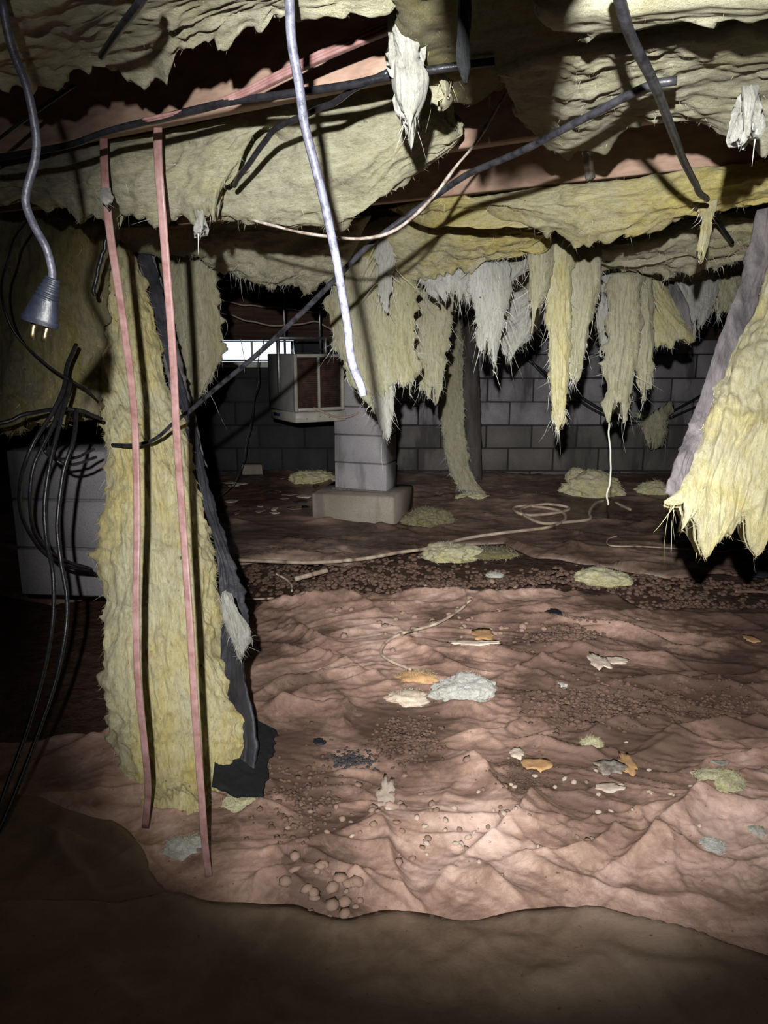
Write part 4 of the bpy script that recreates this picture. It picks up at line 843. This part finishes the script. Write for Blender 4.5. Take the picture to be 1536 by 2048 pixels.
for x, y in ((.08, .02), (.18, .03), (.25, .02)): acbox('screw', (x, -.016, y), (x+.006, -.012, y+.006), 'metal')
zf = P(560, 672, YA)[2]-uA[2]
def acpipe(nm, pts, r, mat, par=None): return cable(nm, [AC(*p) for p in pts], r, M[mat], 40, parent=par or ac, world=True)
ft = [(-.02, .24, zt*.45), (-.02, .24, zf-.01), (-.018, .235, zf)]
for nm, lo, hi in (('hanger_bar', (-.026, .20, zt*.42), (-.006, .225, zf)), ('hanger_bar', (-.026, .20, zf-.018), (FWl*.92, .225, zf)), ('hanger_bar', (FWl*.90, .20, zt-.02), (FWl*.95, .225, zf))): acbox(nm, lo, hi, 'metal', .003)
acpipe('drain_pipe', [(FWl*.35, -.018, .095), (FWl*.6, -.03, .05), (FWl*.75, -.03, .03), (FWl*1.0, -.03, .02), (FWl*1.28, -.03, .05), (FWl*1.34, -.02, .08), (FWl*1.34, 0, .2), (FWl*1.32, 0, .45)], .007, 'tan')
# bracket that carries the unit up to the joists
for x in (.03, FWl*.8): acbox('hanger_rod', (x, .21, zt), (x+.012, .222, HJ+.05-uA[2]), 'metal')

# ------------------------------------------------------------ things lying on the ground
def lump(name, px, py, wpx, hpx, mat, lab, seed, fz='fuzz', cat_='insulation', fuzz=1500, depth=.8, sub=5, rough=.35):
    p = onfloor(px, py+hpx*.42); k = p[1]/FPX/CP; rx, rz, ry = wpx*k/2, hpx*k*.55, wpx*k/2*depth
    bm = bmesh.new(); bmesh.ops.create_icosphere(bm, subdivisions=sub, radius=1); V = np.array([v.co[:] for v in bm.verts]); F = np.array([[v.index for v in f.verts] for f in bm.faces]); bm.free()
    d = 1+rough*fbm(V[:, 0]*1.6+seed, V[:, 1]*1.6, V[:, 2]*1.6, 4, .6)*1.5+.12*rid(V[:, 0]*5+seed, V[:, 1]*5, V[:, 2]*5, 2)
    W = V*d[:, None]*np.array([rx, ry, rz]); W[:, 2] = np.maximum(W[:, 2], -.25*rz+.02*rz*V[:, 0])+.25*rz
    W = W+np.array([p[0], p[1]+ry*.6, p[2]-.012])
    o = link(name, W, F, M[mat], **T(lab, cat_))
    ii = rng.integers(0, len(V), fuzz); ln = (rng.gamma(2.2, .003, fuzz)+.001)*(.5+p[1]*.2)
    Vz, Fz = ribbons(W[ii], V[ii]*.6+rng.normal(0, .7, (fuzz, 3))+np.array([0, 0, .2]), ln, rng.uniform(.0005, .0012, fuzz)*(.5+p[1]*.25), .8, .2)
    if fuzz: link('fibre_fuzz', Vz, Fz, M[fz], o, kind='stuff')
    return o
lump('insulation_lump', 1190, 965, 120, 62, 'insl', 'largest pale lump of insulation on the ground near the wall', 1)
lump('insulation_lump', 1160, 948, 50, 40, 'insl', 'small round lump leaning on the largest pale lump', 2)
lump('insulation_lump', 1312, 972, 62, 34, 'insl', 'low lump of insulation by the wall beyond the leaning board', 3)
lump('insulation_lump', 855, 1032, 92, 42, 'insd', 'rolled dirty yellow lump right beside the pier footing', 4)
lump('insulation_lump', 905, 1102, 108, 36, 'insl', 'pale fluffy lump with yellow rim on the dark soil by the hose', 5, 'fuzzw')
lump('insulation_lump', 985, 1104, 100, 16, 'insd', 'flat yellow-green smear of insulation beside the pale fluffy lump', 6, sub=4)
lump('insulation_lump', 1216, 1150, 100, 34, 'insl', 'bright yellow lump on the soil nearer than the hose coil', 7)
lump('insulation_lump', 625, 950, 84, 34, 'insl', 'long insulation lump on the ground left of the pier', 8)
lump('insulation_lump', 945, 990, 60, 18, 'insl', 'insulation end heaped at the foot of the dark post', 9)
lump('insulation_lump', 1060, 992, 110, 10, 'insd', 'flat trail of insulation between post and largest lump', 10, sub=4, fuzz=600)
lump('insulation_lump', 935, 1376, 140, 62, 'inslw', 'white draped lump of fibre in the middle of the big sheet', 11, 'fuzzw', rough=.3)
lump('insulation_lump', 838, 1352, 80, 22, 'orange', 'ragged orange-brown lump behind the white draped lump', 12, 'fuzz', sub=4)
lump('insulation_lump', 815, 1392, 84, 24, 'paper', 'crumpled tan scrap left of the white draped lump', 13, 'fuzz', sub=4)
lump('insulation_lump', 470, 1606, 90, 20, 'insl', 'flat curled insulation end under the black felt', 14)
lump('insulation_lump', 1185, 1482, 46, 26, 'insl', 'small pale yellow tuft on the sheet below the gravel hollow', 15)
lump('insulation_lump', 1450, 1556, 90, 36, 'insl', 'spread pale yellow tuft at the head of the long ridge', 16)
lump('insulation_lump', 1428, 1684, 56, 30, 'inslw', 'dusty white tuft right of the long ridge', 17, 'fuzzw')
lump('insulation_lump', 365, 1692, 90, 26, 'inslw', 'flattened pale clump on the dark sheet by the cord ends', 18, sub=4)
lump('insulation_lump', 990, 1146, 34, 10, 'inslw', 'tiny bluish-white tuft on the soil strip', 19, sub=3, fuzz=200)
lump('insulation_lump', 1123, 1366, 34, 14, 'inslw', 'little white tuft in the gravel hollow', 20, sub=3, fuzz=200)
lump('insulation_lump', 1520, 1655, 40, 16, 'inslw', 'bluish-white scrap at the right edge of the big sheet', 21, sub=3, fuzz=300)
# box and black object
p = onfloor(505, 948); V, F = box((-.085, -.05, 0), (.085, .06, .085), .004, .002); o = link('concrete_brick', rotz(V, (0, 0, 0), .15)+p, F, M['footing'], None, False, **T('loose brick standing on the littered ground under the window', 'brick'))
p = onfloor(1512, 1140); lump('black_pouch', 1515, 1142, 60, 16, 'kraft', 'flat black object on soil at the right edge', 22, cat_='debris', fuzz=0, sub=3)

def floorpath(pts, lift): return [tuple(np.array(onfloor(x, y))+[0, 0, lift+.010]) for x, y in arcl(cr(pts, 160), max(8, min(150, len(pts)*6)))]
cable('hose', floorpath([(475, 1128), (540, 1130), (620, 1133), (720, 1126), (800, 1112), (860, 1103), (930, 1084), (1000, 1073), (1060, 1066), (1100, 1060), (1130, 1045), (1120, 1028), (1060, 1018), (1025, 1022), (1050, 1036), (1110, 1032), (1140, 1022), (1090, 1014), (1040, 1026), (1080, 1052), (1140, 1050), (1180, 1044), (1178, 1030), (1195, 1010), (1225, 1010), (1262, 1026)], .012), .011, M['tan'], 320, world=True, up=(0, 0, 1), **T('long tan hose snaking over the ground into a tangled coil', 'hose'))
cable('wire', floorpath([(1235, 1078), (1215, 1085), (1222, 1098), (1290, 1100), (1380, 1105), (1440, 1110), (1490, 1100)], .01), .005, M['tan'], 80, world=True, up=(0, 0, 1), **T('thin pale wire looped on the ground near the black shadows', 'wire'))
cable('tan_cord', floorpath([(942, 1208), (915, 1232), (870, 1258), (810, 1275), (775, 1292), (762, 1315), (780, 1332), (822, 1350)], .012), .0065, M['tan'], 90, world=True, up=(0, 0, 1), **T('hooked tan cord lying on the middle of the big sheet', 'cord'))
cable('pipe_piece', floorpath([(590, 1168), (655, 1150)], .016), .013, M['tan'], 12, world=True, up=(0, 0, 1), m=12, **T('short straight piece of tan pipe on the dark ground', 'pipe'))
cable('wire', floorpath([(552, 1155), (572, 1166), (583, 1178), (584, 1190)], .01), .006, M['tan'], 20, world=True, up=(0, 0, 1), **T('short bent wire left of the straight pipe piece', 'wire'))
cable('wire', floorpath([(485, 1206), (520, 1206), (548, 1204)], .01), .005, M['tan'], 14, world=True, up=(0, 0, 1), **T('short straight wire near the shadow of the tall batt', 'wire'))

# flakes: torn paper and plastic scraps
def flake(px, py, wpx, dpx, mat, lab, seed, name='paper_scrap', cat_='scrap', group=None, n=26, h=.004):
    c = onfloor(px, py); k = c[1]/FPX/CP; kd = (onfloor(px, py-6)[1]-onfloor(px, py+6)[1])/12
    a = np.linspace(0, 2*math.pi, n, endpoint=False); r = 1+.45*fbm(np.cos(a)*1.6+seed, np.sin(a)*1.6, seed*.3, 3)+.12*rng.normal(0, 1, n)
    X = np.cos(a)*r*wpx*k/2; Y = np.sin(a)*r*dpx*kd/2
    rings = [np.stack([X*s, Y*s], 1) for s in (1, .62, .25)]
    top = []; bot = []
    for s in rings:
        z = .006+.5*h*fbm(s[:, 0]*60+seed, s[:, 1]*60, seed, 3)+np.array([max(0, 0) for _ in s])
        zz = np.array([0.0]*n)+z+.005*rid(s[:, 0]*25, s[:, 1]*25, seed, 2)
        top.append(np.c_[s, zz+h]); bot.append(np.c_[s, zz])
    V = np.concatenate([*top, top[-1].mean(0)[None], bot[0]])+c
    j = np.arange(n); jn = (j+1) % n; Q = [np.stack([k_*n+j, k_*n+jn, (k_+1)*n+jn, (k_+1)*n+j], 1) for k_ in range(2)]
    Q.append(np.stack([3*n+1+j, 3*n+1+jn, jn, j], 1)); Tt = np.stack([2*n+j, 2*n+jn, np.full(n, 3*n)], 1)
    return link(name, V, [np.concatenate(Q), Tt], M[mat], None, False, **T(lab, cat_, group))
flake(771, 1597, 42, 44, 'paper', 'pale torn scrap with a hole, alone in the middle of the lower sheet', 1)
flake(1222, 1540, 74, 34, 'white', 'whitish torn scrap among crumbs right of centre', 2)
flake(1255, 1536, 36, 50, 'orange', 'tan-orange torn scrap touching the whitish one', 3)
flake(1218, 1582, 60, 18, 'paper', 'flat pale scrap just below the whitish torn scrap', 4)
flake(1072, 1535, 60, 26, 'orange', 'long rust-coloured smear of paper left of the whitish torn scrap', 5)
flake(1035, 1512, 36, 22, 'paper', 'small tan scrap left of the rust-coloured smear', 6)
flake(1200, 1328, 40, 30, 'paper', 'folded pinkish scrap beside the gravel hollow', 7)
flake(1225, 1325, 70, 12, 'paper', 'long folded pinkish scrap pointing right of the folded one', 8)
flake(1500, 1282, 30, 16, 'orange', 'small tan scrap far right on the dark side of the sheet', 9)
flake(1108, 1229, 34, 8, 'kraft', 'little black scrap on the upper sheet', 10)
flake(968, 1274, 44, 18, 'orange', 'brown leaf-like scrap on the upper sheet', 11)
flake(950, 1290, 100, 8, 'paper', 'thin light sliver under the brown leaf-like scrap', 12)
flake(1390, 1553, 16, 14, 'paper', 'pale crumb left of the spread yellow tuft', 13)
flake(1440, 1532, 40, 8, 'insw', 'long white crumb above the spread yellow tuft', 14)
flake(640, 1490, 26, 12, 'kraft', 'small dark scrap near the felt', 15)

# stones
def icos(): bm = bmesh.new(); bmesh.ops.create_icosphere(bm, subdivisions=1, radius=1); V = np.array([v.co[:] for v in bm.verts]); F = np.array([[v.index for v in f.verts] for f in bm.faces]); bm.free(); return V, F
IV, IF = icos()
PROT = {}
for mat in ('stone', 'stonep', 'clod'):
    for k in range(4):
        V = IV*(1+rng.normal(0, .16, (len(IV), 1)))*np.array([1, rng.uniform(.65, 1), rng.uniform(.35, .6)]); PROT[mat, k] = mesh_np('stone_chip', V, IF, M[mat], False)
def gzs(X, Y): return base_h(X, Y)+np.maximum(0, folds(X, Y))+.010
def scatter(cx, cy, sx, sy, n, mat, r0, r1, label, group):
    px = cx+rng.normal(0, 1, n)*sx; py = cy+rng.normal(0, 1, n)*sy
    W = np.array([PZ(a, b, .02) for a, b in zip(px, py)]); z = gzs(W[:, :1], W[:, 1:2])[:, 0]
    for k in range(n):
        o = bpy.data.objects.new('stone_chip', PROT[mat, int(rng.integers(4))]); COL.objects.link(o); r = rng.uniform(r0, r1)
        o.location = (W[k, 0], W[k, 1], z[k]+r*.15); o.scale = (r, r, r); o.rotation_euler = (rng.normal(0, .2), rng.normal(0, .2), rng.uniform(0, 6.28))
        o['label'] = label; o['category'] = 'stone'; o['group'] = group
scatter(880, 1640, 130, 55, 46, 'stone', .006, .014, 'brownish stone chip lying on the lower middle of the sheet', 'stone chips on the lower sheet')
scatter(940, 1650, 90, 45, 22, 'stonep', .007, .014, 'pale stone chip lying on the lower middle of the sheet', 'pale stone chips on the lower sheet')
scatter(1230, 1590, 90, 45, 26, 'stonep', .006, .013, 'pale crumb scattered around the whitish torn scrap', 'pale crumbs by the torn scraps')
scatter(640, 1785, 45, 28, 26, 'stone', .008, .02, 'rounded stone under the sheet fold at the bottom left of centre', 'stones by the bottom fold')
scatter(860, 1235, 150, 25, 50, 'stone', .010, .022, 'stone chip lying on the upper part of the sheet', 'stone chips on the upper sheet')
def gravel(name, cx, cy, sx, sy, n, mat, r0, r1, lab, far=False):
    px = cx+rng.normal(0, 1, n)*sx; py = cy+rng.normal(0, 1, n)*sy; ok = py > 955; px, py = px[ok], py[ok]; n = len(px)
    W = np.array([PZ(a, b, .01) for a, b in zip(px, py)]); z = gzs(W[:, :1], W[:, 1:2])[:, 0]-(.03 if far else .002)
    r = rng.uniform(r0, r1, n); th = rng.uniform(0, 6.28, n); Vs = IV[None]*(1+rng.normal(0, .18, (n, 12, 1)))*np.array([1, .8, .55])
    X = Vs[..., 0]*np.cos(th)[:, None]-Vs[..., 1]*np.sin(th)[:, None]; Y = Vs[..., 0]*np.sin(th)[:, None]+Vs[..., 1]*np.cos(th)[:, None]
    V = np.stack([X, Y, Vs[..., 2]], -1)*r[:, None, None]+np.stack([W[:, 0], W[:, 1], z], 1)[:, None]
    F = (IF[None]+np.arange(n)[:, None, None]*12).reshape(-1, 3)
    return link(name, V.reshape(-1, 3), F, M[mat], None, False, **T(lab, 'gravel', None, 'stuff'))
gravel('gravel_patch', 1190, 1415, 62, 20, 650, 'clod', .006, .014, 'brown gravel filling the big hollow right of centre')
gravel('gravel_patch', 815, 1478, 32, 22, 420, 'clod', .006, .012, 'brown gravel patch in the middle of the sheet')
gravel('gravel_patch', 705, 1520, 24, 8, 160, 'charcoal', .004, .009, 'small dark grey gravel spill left of the middle patch')
gravel('gravel_patch', 1050, 1555, 34, 20, 300, 'clod', .003, .006, 'fine grit patch below the pale tuft')
gravel('gravel_patch', 1120, 1280, 40, 12, 260, 'clod', .008, .015, 'gravel gathered in the crease on the upper sheet')
gravel('gravel_patch', 1420, 1410, 60, 22, 300, 'clod', .005, .011, 'scattered gravel toward the right edge')
gravel('gravel_patch', 1040, 1160, 330, 12, 1600, 'clod', .010, .022, 'band of dark gravelly soil across the middle distance', True)
gravel('gravel_patch', 1400, 1205, 90, 12, 400, 'clod', .010, .02, 'dark gravelly soil beside the rolled strip', True)
gravel('gravel_patch', 640, 1130, 160, 30, 700, 'clod', .010, .022, 'dark gravelly soil before the pier footing', True)
gravel('gravel_patch', 600, 1600, 45, 50, 200, 'clod', .005, .011, 'loose brown gravel right of the black felt')
# litter in the far left
for k in range(34):
    px, py = rng.uniform(430, 650), rng.uniform(955, 1030)
    flake(px, py, rng.uniform(12, 34), rng.uniform(4, 10), ('paper', 'sheetf', 'kraft')[k % 3], 'dim flake of litter on the ground under the window', 30+k, 'litter_flake', 'litter', 'litter flakes under the window', 12)
